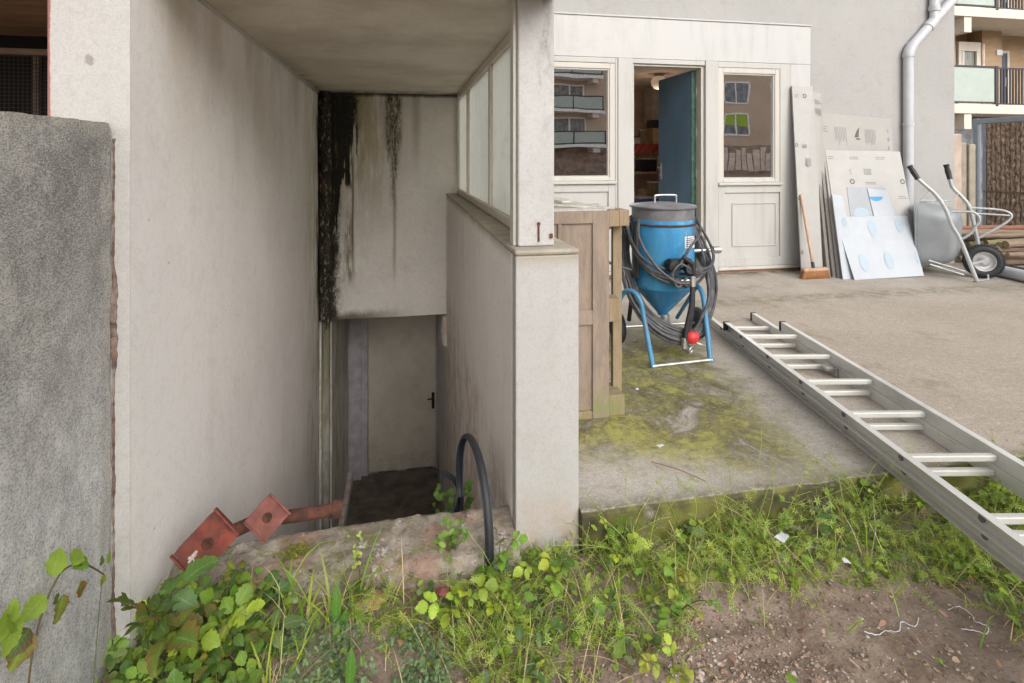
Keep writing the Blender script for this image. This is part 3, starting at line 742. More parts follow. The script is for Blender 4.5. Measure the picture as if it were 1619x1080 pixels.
# ------------------------------------------------------------------ rough garden wall on the left
mb = MB(); ny, nz = 120, 90
def jag(z): return 1.60-.004+.012*mnoise.fractal(Vector((0, 5, z*9)), 1, 2, 4)+.004*mnoise.noise(Vector((0, 1, z*60)))
vs = []
for j in range(nz+1):
    for i in range(ny+1):
        z = -.3+1.573*j/nz; t = i/ny; y = -.6+(jag(z)+.6)*t
        d = .004*mnoise.fractal(Vector((y*7, z*7, 0)), 1, 2, 4)
        edge = tp = 0
        zz = z + (.006*mnoise.fractal(Vector((y*12, 3, 0)), 1, 2, 4)-.004 if j == nz else 0)
        vs.append((-.74+d-.012*edge-.010*tp, y, zz))
mb.raw(vs, [(j*(ny+1)+i, j*(ny+1)+i+1, (j+1)*(ny+1)+i+1, (j+1)*(ny+1)+i) for j in range(nz) for i in range(ny)])
k = nz*(ny+1)
tops = [vs[k+i] for i in range(ny+1)]
mb.raw(tops+[(-.96, p[1], 1.27) for p in tops], [(i, i+1, ny+2+i, ny+1+i) for i in range(ny)])
ends = [vs[j*(ny+1)+ny] for j in range(nz+1)]
mb.raw(ends+[(-.96, p[1], p[2]) for p in ends], [(j, j+1, nz+2+j, nz+1+j) for j in range(nz)])
mb.raw([(-.96, -.6, -.3), (-.96, 1.6, -.3), (-.96, 1.6, 1.27), (-.96, -.6, 1.27)], [(0, 1, 2, 3)])
GW = obj('garden_wall', mb, 'rough_wall', smooth=True)
tag(GW, 'rough dark grey cement garden wall with crumbling end at the left', 'wall')
mb = MB(); vs = []   # ragged crack between it and the pier, brown core showing where the render has fallen
nz_ = 200
for k in range(nz_+1):
    z = -.1+1.33*k/nz_; wd = .0012+.002*max(0, mnoise.noise(Vector((0, 2, z*14))))
    wd += .003*abs(mnoise.noise(Vector((9, 0, z*120))))+.003*mnoise.noise(Vector((2, 0, z*55))); wd += .010*smooth01(.15-abs(z-.76), 0, .08)*(.5+.8*abs(mnoise.noise(Vector((3, 0, z*30)))))
    xc = -.737+.004*mnoise.noise(Vector((1, 7, z*10)))
    vs += [(xc-wd, 1.603, z), (xc+wd, 1.603, z), (xc-wd, 1.6075, z), (xc+wd, 1.6075, z)]
mb.raw(vs, [q for k in range(nz_) for q in ((4*k, 4*k+1, 4*k+5, 4*k+4), (4*k, 4*k+4, 4*k+6, 4*k+2), (4*k+1, 4*k+3, 4*k+7, 4*k+5))])
obj('crumbling_core', mb, 'dark_crack', GW)

# ------------------------------------------------------------------ crumbling kerb wall across the stairwell
mb = MB(); nx = 110; prof = [(1.70, -.30), (1.708, -.20), (1.714, -.13), (1.722, -.085), (1.74, -.066), (1.79, -.056), (1.87, -.047), (1.925, -.044), (1.945, -.06), (1.95, -.10), (1.955, -.35), (1.955, -.6)]
pr = []
for a, b in zip(prof, prof[1:]):
    for k in range(4): pr.append((a[0]+(b[0]-a[0])*k/4, a[1]+(b[1]-a[1])*k/4))
pr.append(prof[-1]); vs = []
for i in range(nx+1):
    x = -.701+1.060*i/nx
    for y, z in pr:
        d = mnoise.fractal(Vector((x*6, y*8, z*8)), 1, 2, 5)*.013+mnoise.fractal(Vector((x*30, y*30, z*30)), 1, 2, 3)*.012
        vs.append((x, y-d*(1 if z < -.06 else .3), z+d*.7 - .03*smooth01(-x, .35, .7)))
m = len(pr); mb.raw(vs, [(i*m+k, (i+1)*m+k, (i+1)*m+k+1, i*m+k+1) for i in range(nx) for k in range(m-1)])
tag(obj('kerb_wall', mb, 'curb', smooth=True), 'low crumbling mortar and brick kerb wall across the top of the cellar steps', 'kerb wall')

# ------------------------------------------------------------------ props with base plates
def prop_base(name, a, b, d, depth, mat, label, tube_end, rt, flange=.022, back=Vector((.15, 1, -.1))):
    a, b, d = Vector(a), Vector(b), Vector(d); c = b+d-a; ctr = (a+c)/2; nn = (b-a).cross(d-a).normalized()
    if nn.y > 0: nn = -nn
    T = thing(name, tuple(ctr), label, 'steel prop', 'rusty steel props lying on the kerb')
    e1 = (b-a).normalized(); e2 = nn.cross(e1).normalized()
    if e2.dot(d-a) < 0: e2 = -e2
    h1, h2 = (b-a).length/2, (d-a).length/2; mb = MB(); t = .006; n = 32; hr = .0145
    sq = []; ci = []
    for k in range(n):
        q = 2*math.pi*k/n; cx, cy = math.cos(q), math.sin(q); s = min(h1/abs(cx) if abs(cx) > 1e-6 else 9, h2/abs(cy) if abs(cy) > 1e-6 else 9)
        sq.append(ctr+e1*cx*s+e2*cy*s); ci.append(ctr+e1*cx*hr+e2*cy*hr)
    corners = []
    vs = sq+ci+[p-nn*t for p in sq]+[p-nn*t for p in ci]; fs = []
    for k in range(n):
        k2 = (k+1) % n; fs += [(k, k2, n+k2, n+k), (2*n+k2, 2*n+k, 3*n+k, 3*n+k2), (n+k, n+k2, 3*n+k2, 3*n+k), (k2, k, 2*n+k, 2*n+k2)]
    mb.raw(vs, fs)
    obj('base_plate', mb, mat, T, bevel=0)
    obj('socket', MB().tube([ctr-nn*t*1.1, ctr-nn*.045], .019, 16), 'rust', T, smooth=True)
    mb = MB()
    for sgn, fl in ((-1, flange), (1, flange*.6)):
        p = ctr+e2*sgn*h2; q = [p-e1*h1, p+e1*h1, p+e1*h1+nn*fl, p-e1*h1+nn*fl]
        if sgn > 0: q = q[::-1]
        mb.quadbox(q, .006)
    obj_split('flange', mb, mat, T, bevel=.0015)
    if mat == 'rust_red':
        q_ = random.Random(2); pc_ = ctr+e2*h2*.62-e1*h1*.05+nn*.0008; o_ = []
        for k in range(22):
            t_ = 2*math.pi*k/22; rr_ = .010*(1+q_.uniform(-.7, .6)); o_.append(pc_+e1*math.cos(t_)*rr_+e2*math.sin(t_)*rr_*1.3)
        obj('paint_splash', MB().raw(o_+[pc_], [(k, (k+1) % 22, 22) for k in range(22)]), 'splash', T)
    st_ = ctr+(back if back.length < .5 else -nn*t*1.4); pts = [st_, 0, Vector(tube_end)]
    mb = MB(); mb.tube([pts[0], pts[2]], rt, 16, cap=False)
    if back.length < .5: mb.tube([ctr-nn*t*1.4, st_+(Vector(tube_end)-st_)*.12], rt*.7, 12, cap=False)
    obj('tube', mb, 'rust', T, smooth=True)
    return T
prop_base('steel_prop', (-.556, 1.80, .136), (-.482, 1.775, .066), (-.656, 1.765, .034), .1, 'rust_red', 'bright red base plate with white paint splash, leftmost rusty steel prop', (-.40, 1.93, .03), .020)
prop_base('steel_prop', (-.420, 1.87, .120), (-.360, 1.865, .052), (-.480, 1.83, .066), .1, 'rust_pink', 'faded pinkish base plate on a long rusty tube lying on the kerb', (-.215, 1.945, .002), .020, .012, Vector((.035, .05, -.035)))
mb = MB(); mb.tube([(-.238, 1.942, .006), (-.208, 1.946, .002)], .028, 14)
o = bpy.data.objects['steel_prop.001']; obj('collar', mb, 'rust', o, smooth=True)

# ------------------------------------------------------------------ old bicycle tyres hanging over the kerb
def tyre(name, c, ax, Rm, a0, a1, up, label, sec=(.020, .013), tilt=0):
    c = Vector(c); ax = Vector(ax).normalized(); u = Vector(up); u = (u-ax*u.dot(ax)).normalized(); v = ax.cross(u)
    mb = MB(); n = 44; m = 14; o = []; o2 = []
    for i in range(n+1):
        t = R(a0+(a1-a0)*i/n); d = u*math.cos(t)+v*math.sin(t); rr_ = Rm*(1+.03*math.sin(3*t))
        for k in range(m):      # open U section: tread outside, bead edges inside
            q = R(-118+236*k/(m-1)); o.append(c+d*(rr_+sec[1]*math.cos(q))+ax*sec[0]*math.sin(q))
            o2.append(c+d*(rr_+(sec[1]-.0035)*math.cos(q))+ax*(sec[0]-.003)*math.sin(q))
    N0 = len(o); fs = [(i*m+k, (i+1)*m+k, (i+1)*m+k+1, i*m+k+1) for i in range(n) for k in range(m-1)]
    fs += [(N0+a, N0+d_, N0+c_, N0+b_) for a, b_, c_, d_ in fs]
    for i in range(n):
        for k in (0, m-1): fs.append((i*m+k, (i+1)*m+k, N0+(i+1)*m+k, N0+i*m+k))
    mb.raw(o+o2, fs)
    T = tag(obj(name, mb, 'rubber', smooth=True), label, 'tyre', 'old bicycle tyres at the cellar steps')
    mb = MB()
    for s_ in (-1, 1):
        pts = []
        for i in range(n+1):
            t = R(a0+(a1-a0)*i/n); d = u*math.cos(t)+v*math.sin(t); pts.append(c+d*(Rm*(1+.03*math.sin(3*t))-sec[1]*.35)+ax*s_*sec[0]*.98)
        mb.tube(pts, .0030, 6)
    obj_split('bead', mb, 'bead_blue', T, smooth=True)
    return T
tyre('bicycle_tyre', (.238, 1.955, -.065), (1, .10, .0),   .245, -114, 98, (0.04, -.05, 1), 'large black bicycle tyre arching over the kerb against the stair wall', (.0115, .010))
tyre('bicycle_tyre', (.078, 2.2, -.205), (.40, -.91, 0), .155, -118, -22, (0, 0, 1), 'smaller black tyre piece, half hidden beside the plant in the stairwell', (.017, .012))

# ------------------------------------------------------------------ crate on the patio
C = thing('wooden_crate', (.80, 2.8, 0), 'brown panelled wooden crate on end with pale blocks and post behind the pier', 'crate')
F0 = 2.42
mb = MB(); mb.box(.60, .915, F0, F0+.018, .035, .938)
obj_split('front_panel', mb, 'crate_wood', C)
mb = MB(); p0, p1 = F0-.014, F0-.0005
mb.box(.838, .916, p0, p1, -.002, .938); mb.box(.60, .8375, p0, p1, .884, .938); mb.box(.60, .8375, p0, p1, .425, .49)
mb.box(.675, .692, p0, p1, .4905, .8835)
obj('stile', mb, 'crate_wood', C, bevel=.002)
obj('lower_block', MB().box(.62, .836, F0-.016, F0+.05, 0, .034), 'crate_pale', C, bevel=.003)
for z0, z1, x1, yy in ((.866, .940, .968, 2.50), (.43, .535, .975, 2.50), (.0, .094, .995, 2.52)):
    obj('block', MB().box(.9175, x1, F0-.006, yy, z0, z1), 'crate_pale', C, bevel=.003)
obj('post', MB().box(.972, 1.018, 2.505, 2.53, .0, .94), 'crate_pale', C, bevel=.003)
obj('end_block', MB().box(.969, 1.018, F0-.004, 2.504, .868, .941), 'crate_pale', C, bevel=.003)
mb = MB(); mb.box(.56, .60, F0+.019, 3.2, .02, .93); mb.box(.62, .90, 3.18, 3.2, .02, .93)
obj_split('side_board', mb, 'crate_wood', C)
mb = MB(); mb.box(.56, .92, F0+.02, 3.22, .931, .945); obj('top_board', mb, 'crate_top', C, bevel=.002)
mb = MB(); mb.quadbox([(.60, 2.62, .962), (.96, 2.45, .950), (.97, 2.50, .950), (.62, 2.68, .962)], .01)
mb.quadbox([(.66, 2.94, .975), (.78, 2.70, .965), (.84, 2.72, .965), (.72, 2.98, .975)], .012); mb.box(.60, .80, 3.05, 3.09, .946, .962)
obj_split('lid_batten', mb, 'crate_top', C, bevel=.002)

# ------------------------------------------------------------------ blast pot
P = thing('blast_pot', (1.605, 3.28, 0), 'blue sandblasting pot with grey lid, hoses and tubular stand on the mossy patio', 'blasting machine')
pc = (1.605, 3.28)
mb = MB(); mb.lathe((*pc, 0), [(.001, .19), (.03, .19), (.035, .205), (.186, .375), (.192, .385), (.192, .80)], 48)
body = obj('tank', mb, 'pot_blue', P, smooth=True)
mb = MB(); mb.lathe((*pc, 0), [(.196, .765), (.199, .768), (.199, .772), (.194, .775), (.190, .778), (.193, .868), (.207, .872), (.208, .880), (.200, .886), (.10, .899), (.001, .902)], 48)
lid = obj('lid', mb, 'lid_grey', P, smooth=True)
obj('band', MB().ring((*pc, .772), (0, 0, 1), .1985, .006, 48, 8), 'rust', lid, smooth=True)
mb = MB(); mb.tube(bez([(1.53, 3.23, .896), (1.53, 3.23, .935), (1.542, 3.23, .948), (1.66, 3.23, .948), (1.672, 3.23, .935), (1.672, 3.23, .896)], 5), .006, 8)
obj('handle', mb, 'steel', lid, smooth=True)
mb = MB(); mb.tube(bez([(1.742, 2.95, .0), (1.742, 2.955, .02), (1.762, 3.03, .20), (1.775, 3.10, .36), (1.775, 3.2, .40)], 6), .0145, 12)
obj('leg', mb, 'leg_blue', P, smooth=True)
mb = MB(); mb.tube(bez([(1.372, 2.92, .0), (1.37, 2.93, .03), (1.352, 3.00, .26), (1.342, 3.02, .345), (1.318, 3.06, .395), (1.286, 3.12, .385), (1.27, 3.17, .31), (1.268, 3.22, .16), (1.27, 3.27, .05)], 7), .0145, 12)
obj('leg', mb, 'leg_blue', P, smooth=True)
obj('foot_bar', MB().tube([(1.365, 2.918, .011), (1.75, 2.948, .011)], .0105, 10), 'steel', P, smooth=True)
mb = MB(); mb.tube([(1.775, 3.15, .40), (1.775, 3.42, .12)], .012, 8)
obj('brace', mb, 'leg_blue', P, smooth=True)
for x in (1.335, 1.89):
    wh = obj('wheel', MB().lathe((x, 3.36, .10), [(.055, -.022), (.09, -.024), (.10, -.012), (.10, .012), (.09, .024), (.055, .022)], 32, 'x'), 'rubber', P, smooth=True)
    obj('rim', MB().lathe((x, 3.36, .10), [(.001, -.012), (.056, -.016), (.056, .016), (.001, .012)], 24, 'x'), 'rim_metal', wh, smooth=True)
obj('axle', MB().tube([(1.31, 3.36, .10), (1.91, 3.36, .10)], .009, 8), 'steel', P, smooth=True)
mb = MB(); mb.box(1.655, 1.74, 3.0985, 3.1, .635, .712)
lab = MB(); pl = Vector((1.700, 3.112, .67)); ex = Vector((.92, .39, 0)).normalized(); ez = Vector((0, 0, 1))
def dec(pl, ex, ez, x0, x1, z0, z1, t=.002): return MB().quadbox([pl+ex*x0+ez*z0, pl+ex*x1+ez*z0, pl+ex*x1+ez*z1, pl+ex*x0+ez*z1], t)
lb = obj('label_plate', dec(pl, ex, ez, -.044, .044, -.035, .035, .006), 'paper', P)
mb = MB()
for i, (a, b) in enumerate(((-.035, .01), (-.035, .03), (-.035, .022), (-.035, .03), (-.035, .0))):
    q = dec(pl-Vector((-ex.y*-1, 0, 0))*0+Vector((.0008, -.0016, 0)), ex, ez, a, b, .022-.012*i, .026-.012*i, .0012); mb.raw(q.v, q.f)
obj('print', mb, 'print_dark', lb)
# bottom outlet, red valve and couplings
mb = MB(); mb.tube([(1.61, 3.26, .195), (1.61, 3.25, .10)], .028, 14); mb.tube([(1.61, 3.25, .12), (1.69, 3.14, .10)], .02, 12)
mb.tube([(1.50, 3.22, .17), (1.575, 3.15, .10), (1.65, 3.04, .055)], .018, 12); mb.tube([(1.635, 3.055, .062), (1.658, 3.02, .05)], .026, 14)
mb.ring((1.658, 3.02, .05), (.023, -.035, -.012), .021, .007, 20, 8)
out = obj('outlet', mb, 'steel', P, smooth=True)
mb = MB(); mb.lathe((1.648, 3.0, .135), [(.001, -.035), (.03, -.033), (.044, -.015), (.046, .01), (.034, .03), (.012, .038), (.001, .04)], 20)
obj('valve', mb, 'red', P, smooth=True)
mb = MB(); mb.tube([(1.69, 3.08, .09), (1.72, 3.05, .075), (1.76, 3.04, .06)], .006, 8); mb.disc((1.70, 3.06, .085), (1, -1, .3), .018, .014, 12)
obj('valve_lever', mb, 'chrome', P, smooth=True)
# control on the front with a straight hose down to the outlet
mb = MB(); mb.lathe((1.555, 3.055, .545), [(.001, -.045), (.035, -.04), (.042, 0), (.035, .035), (.001, .04)], 16, 'y')
mb.box(1.53, 1.66, 3.02, 3.06, .555, .585); mb.tube([(1.60, 3.01, .60), (1.655, 3.0, .56), (1.665, 3.0, .48)], .017, 10)
mb.disc((1.635, 3.005, .53), (.2, -1, .2), .03, .03, 14); mb.tube([(1.56, 3.03, .47), (1.62, 3.0, .43)], .015, 10)
cv = obj('control_valve', mb, 'black', P, smooth=True)
obj('coupling', MB().tube([(1.655, 2.995, .49), (1.652, 2.993, .43)], .017, 12).tube([(1.56, 3.03, .455), (1.635, 3.0, .465)], .009, 8).tube([(1.60, 2.99, .135), (1.595, 2.985, .075)], .019, 12), 'chrome', cv, smooth=True)
obj('nozzle_hose', MB().tube(bez([(1.653, 2.993, .45), (1.64, 2.985, .32), (1.612, 2.985, .20), (1.60, 2.985, .12)], 6), .0145, 12).tube(bez([(1.662, 3.0, .46), (1.655, 2.985, .32), (1.627, 2.985, .17)], 6), .008, 10), 'rubber', P, smooth=True)
obj('side_stub', MB().tube([(1.80, 3.28, .585), (1.97, 3.26, .592)], .012, 10).disc((1.965, 3.26, .592), (1, 0, 0), .024, .05, 14), 'steel', P, smooth=True)
obj('side_strap', MB().tube([(1.405, 3.24, .79), (1.395, 3.2, .45)], .02, 8).tube([(1.40, 3.25, .45), (1.40, 3.33, .15)], .014, 8), 'black', P, smooth=True)
# the coiled hose: one long line of drooping loops hung round the tank
rr = random.Random(11); H = []
def loop(zt, zb, rl, rrt, pw, fwd, n=46, sh=0):
    o = []
    for k in range(n+1):
        q = -1+2*k/n; ph = q*R(104)+sh; rad = (rl if q < 0 else rrt); rad = rad*(1-.10*math.cos(ph))
        z = zb+(zt-zb)*abs(q)**pw
        rad += fwd*(1-abs(q))**.7
        bulge = 1+.10*math.sin(math.pi*abs(q)**1.1)
        o.append((pc[0]+.0+math.sin(ph+.18)*rad*bulge, pc[1]-math.cos(ph+.18)*rad, z+.006*math.sin(7*q+zb*40)))
    return o
def coil(cx, cz, rx, rz, dep, n=56, ph=0.0):
    o = []
    for k in range(n+1):
        t = math.pi/2+2*math.pi*k/n+ph; cs, sn = math.cos(t), math.sin(t)
        o.append((cx+rx*cs*(1+.05*math.cos(3*t)), pc[1]-.01+dep*sn*(1-.12*abs(cs)), cz+rz*sn+.008*math.sin(4*t+rx*60)))
    return o
for i in range(13):
    u_ = i/12
    H += [Vector(p) for p in coil(1.622+.012*rr.uniform(-1, 1)+.012*u_, .455+.02*rr.uniform(-1, 1), .262+.050*rr.random()-.012*u_*rr.random(), .362-.085*u_*rr.uniform(.6, 1.1), .245+.022*rr.random())]
for sp in [(.80, .43+.03*q+rr.uniform(-.006, .006), .222+.004*q, .245+.016*q, 2.4+rr.random(), .012) for q in range(4)]:
    l = loop(*sp); H += [Vector(p) for p in l]
    H += [Vector(p) for p in coil(1.63, .46, .285, .33-.02*rr.random(), .255)]
mb = MB(); mb.tube(H, .0088, 8)
hs_ = obj('hose', mb, 'hose', P, smooth=True)
mb = MB(); mb.tube(bez([(1.80, 3.20, .80), (1.74, 3.06, .73), (1.65, 3.01, .66), (1.585, 3.01, .56)], 8), .0085, 8)
mb.tube(bez([(1.41, 3.20, .80), (1.37, 3.10, .70), (1.44, 3.03, .55), (1.55, 2.99, .46), (1.63, 2.99, .45)], 8), .0085, 8)
mb.tube(bez([(1.62, 3.0, .48), (1.56, 2.99, .43), (1.53, 3.0, .50), (1.58, 3.0, .56), (1.64, 2.99, .53)], 8), .007, 8)
mb.tube(bez([(1.35, 3.18, .50), (1.20, 3.18, .56), (1.165, 3.20, .66), (1.22, 3.22, .75), (1.36, 3.22, .79)], 8), .0085, 8)
mb.tube(bez([(1.82, 3.12, .50), (1.76, 3.0, .36), (1.69, 2.985, .22), (1.62, 2.98, .13)], 8), .0085, 8)
obj('loose_hose', mb, 'hose', P, smooth=True)

# ------------------------------------------------------------------ extension ladder: two sections, one lying on the other
def ladder(x, y, z, ang, length, width, h, label, first, sp=.345):
    T = thing('ladder_section', (x, y, z), label, 'ladder', 'aluminium ladder sections stacked on the patio', R(ang))
    for sx in (-1, 1):
        mb = MB(); xc = sx*width/2; wl = .003; fl = .026
        # U channel opening outwards: web inside, flanges pointing out
        mb.box(xc-wl, xc+wl, -length, 0, 0, h)
        a, b = (xc+wl, xc+fl) if sx > 0 else (xc-fl, xc-wl)
        mb.box(a, b, -length, 0, h-.005, h); mb.box(a, b, -length, 0, 0, .005)
        r_ = obj('rail', mb, 'alu', T, local=True)
        obj('end_cap', MB().box(xc-.008 if sx > 0 else xc-fl-.004, xc+fl+.004 if sx > 0 else xc+.008, -.002, .018, -.002, h+.003), 'black', r_, local=True, bevel=.003)
        mb = MB(); k = 0
        while first+k*sp < length:
            mb.disc((xc+sx*.005, -(first+k*sp), h*.5), (1, 0, 0), .011, .006, 12); k += 1
        obj_split('rivet', mb, 'lid_grey', r_, local=True)
    k = 0
    while first+k*sp < length:
        y_ = -(first+k*sp); obj('rung', MB().box(-width/2+.003, width/2-.003, y_-.012, y_+.012, h*.5-.012, h*.5+.011), 'alu_bright', T, local=True, bevel=.004); k += 1
    return T
ang = -math.degrees(math.atan(.18))
ladder(2.315, 3.66, .002, ang, 3.15, .325, .054, 'lower aluminium ladder section lying flat on the patio slab', .265)
ladder(2.235, 3.25, .058, ang, 3.0, .345, .056, 'upper aluminium ladder section lying on top of the other one', .20)
lt = bpy.data.objects['ladder_section']
obj('stop_hook', MB().box(.10, .16, -1.04, -.99, .03, .05).box(.145, .155, -1.05, -.98, -.0, .05), 'steel', lt, local=True, bevel=.003)

# ------------------------------------------------------------------ boards, cartons and film leaning on the wall
def board(name, c, t, mat, label, cat, group='boards leaning against the grey wall', bevel=.002):
    ctr = sum((Vector(p) for p in c), Vector())/4; ctr.z = 0
    T = thing(name, tuple(ctr), label, cat, group)
    obj('sheet', MB().quadbox(c, t), mat, T, bevel=bevel)
    c = [Vector(p) for p in c]; ez = (c[3]-c[0]); ex = (c[1]-c[0]); nn = ex.cross(ez).normalized()
    def at(u, v, off=.0012): return c[0]+ex*u+ez*v+(c[2]-c[3]-ex)*u*v+nn*off
    return T, at, nn
def lines(mb, at, u0, u1, v0, v1, n, rr, vert=False):
    for i in range(n):
        if vert:
            a = u0+(u1-u0)*(i+.2)/n; b = a+(u1-u0)/n*.45; lo = v0+(v1-v0)*rr.uniform(0, .35)
            mb.raw([at(a, lo), at(b, lo), at(b, v1), at(a, v1)], [(0, 1, 2, 3)])
        else:
            a = v0+(v1-v0)*(i+.2)/n; b = a+(v1-v0)/n*.45; hi = u0+(u1-u0)*rr.uniform(.6, 1)
            mb.raw([at(u0, a), at(hi, a), at(hi, b), at(u0, b)], [(0, 1, 2, 3)])
def hexnut(mb, at, u, v, su, sv):
    o = [at(u+su*math.cos(R(60*k)), v+sv*math.sin(R(60*k))) for k in range(6)]; i_ = [at(u+su*.62*math.cos(R(60*k)), v+sv*.62*math.sin(R(60*k))) for k in range(6)]
    mb.raw(o+i_, [(k, (k+1) % 6, 6+(k+1) % 6, 6+k) for k in range(6)])
rr = random.Random(5)
T, at, nn = board('carton_sheet', [(4.27, 4.99, 0), (5.14, 4.99, 0), (5.19, 5.16, 1.60), (4.17, 5.165, 1.665)], .03, 'carton_white', 'wide grubby white carton with a row of faint vertical print, behind the others', 'carton')
mb = MB()
for u0, u1, v0, v1, n in ((.02, .09, .84, .92, 4), (.29, .44, .80, .92, 8), (.66, .80, .81, .92, 8)): lines(mb, at, u0, u1, v0, v1, n, rr, True)
lines(mb, at, .14, .22, .88, .925, 3, rr); lines(mb, at, .94, .97, .78, .95, 3, rr)
obj('print', mb, 'print', T)
mb = MB(); mb.raw([at(.53, .86), at(.58, .86), at(.60, .93), at(.56, .90)], [(0, 1, 2, 3)]); mb.raw([at(.55, .845), at(.60, .845), at(.60, .855), at(.55, .855)], [(0, 1, 2, 3)])
obj('symbol', mb, 'print_dark', T)
T, at, nn = board('carton_sheet', [(4.07, 4.93, 0), (4.22, 4.88, 0), (4.31, 5.14, 1.86), (4.00, 5.16, 1.93)], .02, 'carton_white', 'tall pale carton strip with square print, standing behind the narrow white one', 'carton')
mb = MB(); lines(mb, at, .74, .98, .93, .96, 4, rr); lines(mb, at, .74, .98, .86, .91, 5, rr, True); obj('print', mb, 'print', T)
T, at, nn = board('carton_sheet', [(3.905, 4.92, 0), (4.10, 4.86, 0), (4.185, 5.11, 1.93), (3.955, 5.13, 1.935)], .022, 'carton_pale', 'tall narrow white carton with ring marks down its left edge, behind the broom', 'carton')
mb = MB(); lines(mb, at, .1, .32, .935, .955, 3, rr); lines(mb, at, .35, .58, .665, .685, 3, rr)
mb.raw([at(.5, .57), at(.72, .57), at(.72, .61), at(.5, .61)], [(0, 1, 2, 3)]); obj('print', mb, 'print', T)
mb = MB(); hexnut(mb, at, .58, .945, .10, .013)
for v in (.68, .40, .12): hexnut(mb, at, .075, v, .07, .011)
obj_split('ring_mark', mb, 'print_dark', T)
for i, (x, m_, lab) in enumerate(((4.215, 'stack_edge', 'leftmost dark-edged board of the upright stack'), (4.245, 'stack_edge', 'middle dark-edged board of the upright stack'), (4.275, 'carton_white', 'rightmost board of the upright stack, whiter than its neighbours'))):
    xb = 4.125+.035*i
    T, at, nn = board('stacked_board', [(xb, 4.83-.03*i, 0), (xb+.03, 4.825-.03*i, 0), (x+.03, 5.10-.02*i, 1.25), (x, 5.105-.02*i, 1.252)], .25, m_, lab, 'board')
T, at, nn = board('printed_board', [(4.23, 4.74, 0), (5.16, 4.74, 0), (5.205, 5.06, 1.25), (4.29, 5.06, 1.262)], .018, 'carton_pale', 'large printed white board with a film-covered square cut-out', 'board')
mb = MB()
for u0, u1 in ((.02, .12), (.30, .48), (.65, .83)): lines(mb, at, u0, u1, .925, .955, 2, rr)
lines(mb, at, .27, .31, .80, .85, 3, rr); mb.raw([at(.46, .80), at(.56, .80), at(.56, .85), at(.46, .85)], [(0, 1, 2, 3)]); lines(mb, at, .46, .64, .72, .745, 2, rr)
lines(mb, at, .86, .99, .60, .63, 2, rr); obj('print', mb, 'print', T)
mb = MB(); hexnut(mb, at, .29, .745, .035, .022); hexnut(mb, at, .955, .745, .035, .022); hexnut(mb, at, .975, .50, .02, .018); obj_split('ring_mark', mb, 'print_dark', T)
def A(off): return lambda u, v: at(u, v, off)
a2 = A(.004)
obj('film_window', MB().quadbox([a2(.19, .36), a2(.74, .36), a2(.71, .695), a2(.205, .70)], .003), 'film_grey', T)
a3 = A(.012)
obj('film_strip', MB().quadbox([a3(.50, .34), a3(.79, .335), a3(.715, .67), a3(.46, .69)], .004), 'film', T)
def oval(mb, at, u, v, su, sv, off=.002, half=0):
    n = 20; rng = range(n) if not half else range(n//2+1)
    mb.raw([at(u+su*math.cos(2*math.pi*k/n*(half or 1)), v+sv*math.sin(2*math.pi*k/n*(half or 1)), off) for k in rng], [tuple(range(len(list(rng))))])
mb = MB(); oval(mb, at, .34, .49, .10, .045, .006); obj_split('blue_oval', mb, 'film_blue', T)
mb = MB(); oval(mb, at, .555, .62, .085, .035, .0145, -1); oval(mb, at, .65, .355, .085, .03, .0145, 1); obj_split('blue_print', mb, 'print_blue', T)
T, at, nn = board('film_sheet', [(4.185, 4.70, 0), (4.34, 4.70, 0), (4.36, 4.90, .80), (4.235, 4.90, .815)], .012, 'film', 'tall milky plastic sheet showing left of the oval-printed one', 'plastic sheet')
mb = MB(); oval(mb, at, .75, .67, .22, .06); obj_split('blue_oval', mb, 'film_blue', T)
T, at, nn = board('film_sheet', [(4.275, 4.655, 0), (5.066, 4.647, 0.01), (5.10, 4.87, .585), (4.24, 4.87, .590)], .01, 'film', 'low wide milky plastic sheet with blue ovals, at the front', 'plastic sheet', bevel=.004)
mb = MB()
for u, v, a_, b_ in ((.10, .82, .05, .11), (.46, .80, .055, .14), (.85, .84, .055, .12), (.20, .26, .06, .14), (.56, .27, .06, .14), (.965, .30, .025, .10)): oval(mb, at, u, v, a_, b_)
obj_split('blue_oval', mb, 'film_blue', T)
# broom
T = thing('broom', (3.95, 4.80, 0), 'broom with orange bristles standing on the patio before the cartons', 'broom')
obj('handle', MB().tube([(3.935, 4.795, .10), (3.955, 5.0, .81)], [.013, .0125], 12), 'broom_wood', T, smooth=True)
obj('head', MB().box(3.815, 4.085, 4.765, 4.825, .075, .105), 'broom_wood', T, bevel=.008)
obj('socket', MB().tube([(3.932, 4.793, .10), (3.936, 4.81, .16)], .016, 12), 'black', T, smooth=True)
mb = MB(); rr = random.Random(8)
for i in range(900):
    x = rr.uniform(3.82, 4.08); y = rr.uniform(4.77, 4.82); dx = (x-3.95)*.22+rr.uniform(-.008, .008); dy = rr.uniform(-.02, .008)
    mb.raw([(x-.0016, y, .078), (x+.0016, y, .078), (x+dx+.0012, y+dy, .002), (x+dx-.0012, y+dy, .002)], [(0, 1, 2, 3)])
mb.box(3.825, 4.075, 4.772, 4.818, .03, .0755)
obj('bristles', mb, 'bristle', T)

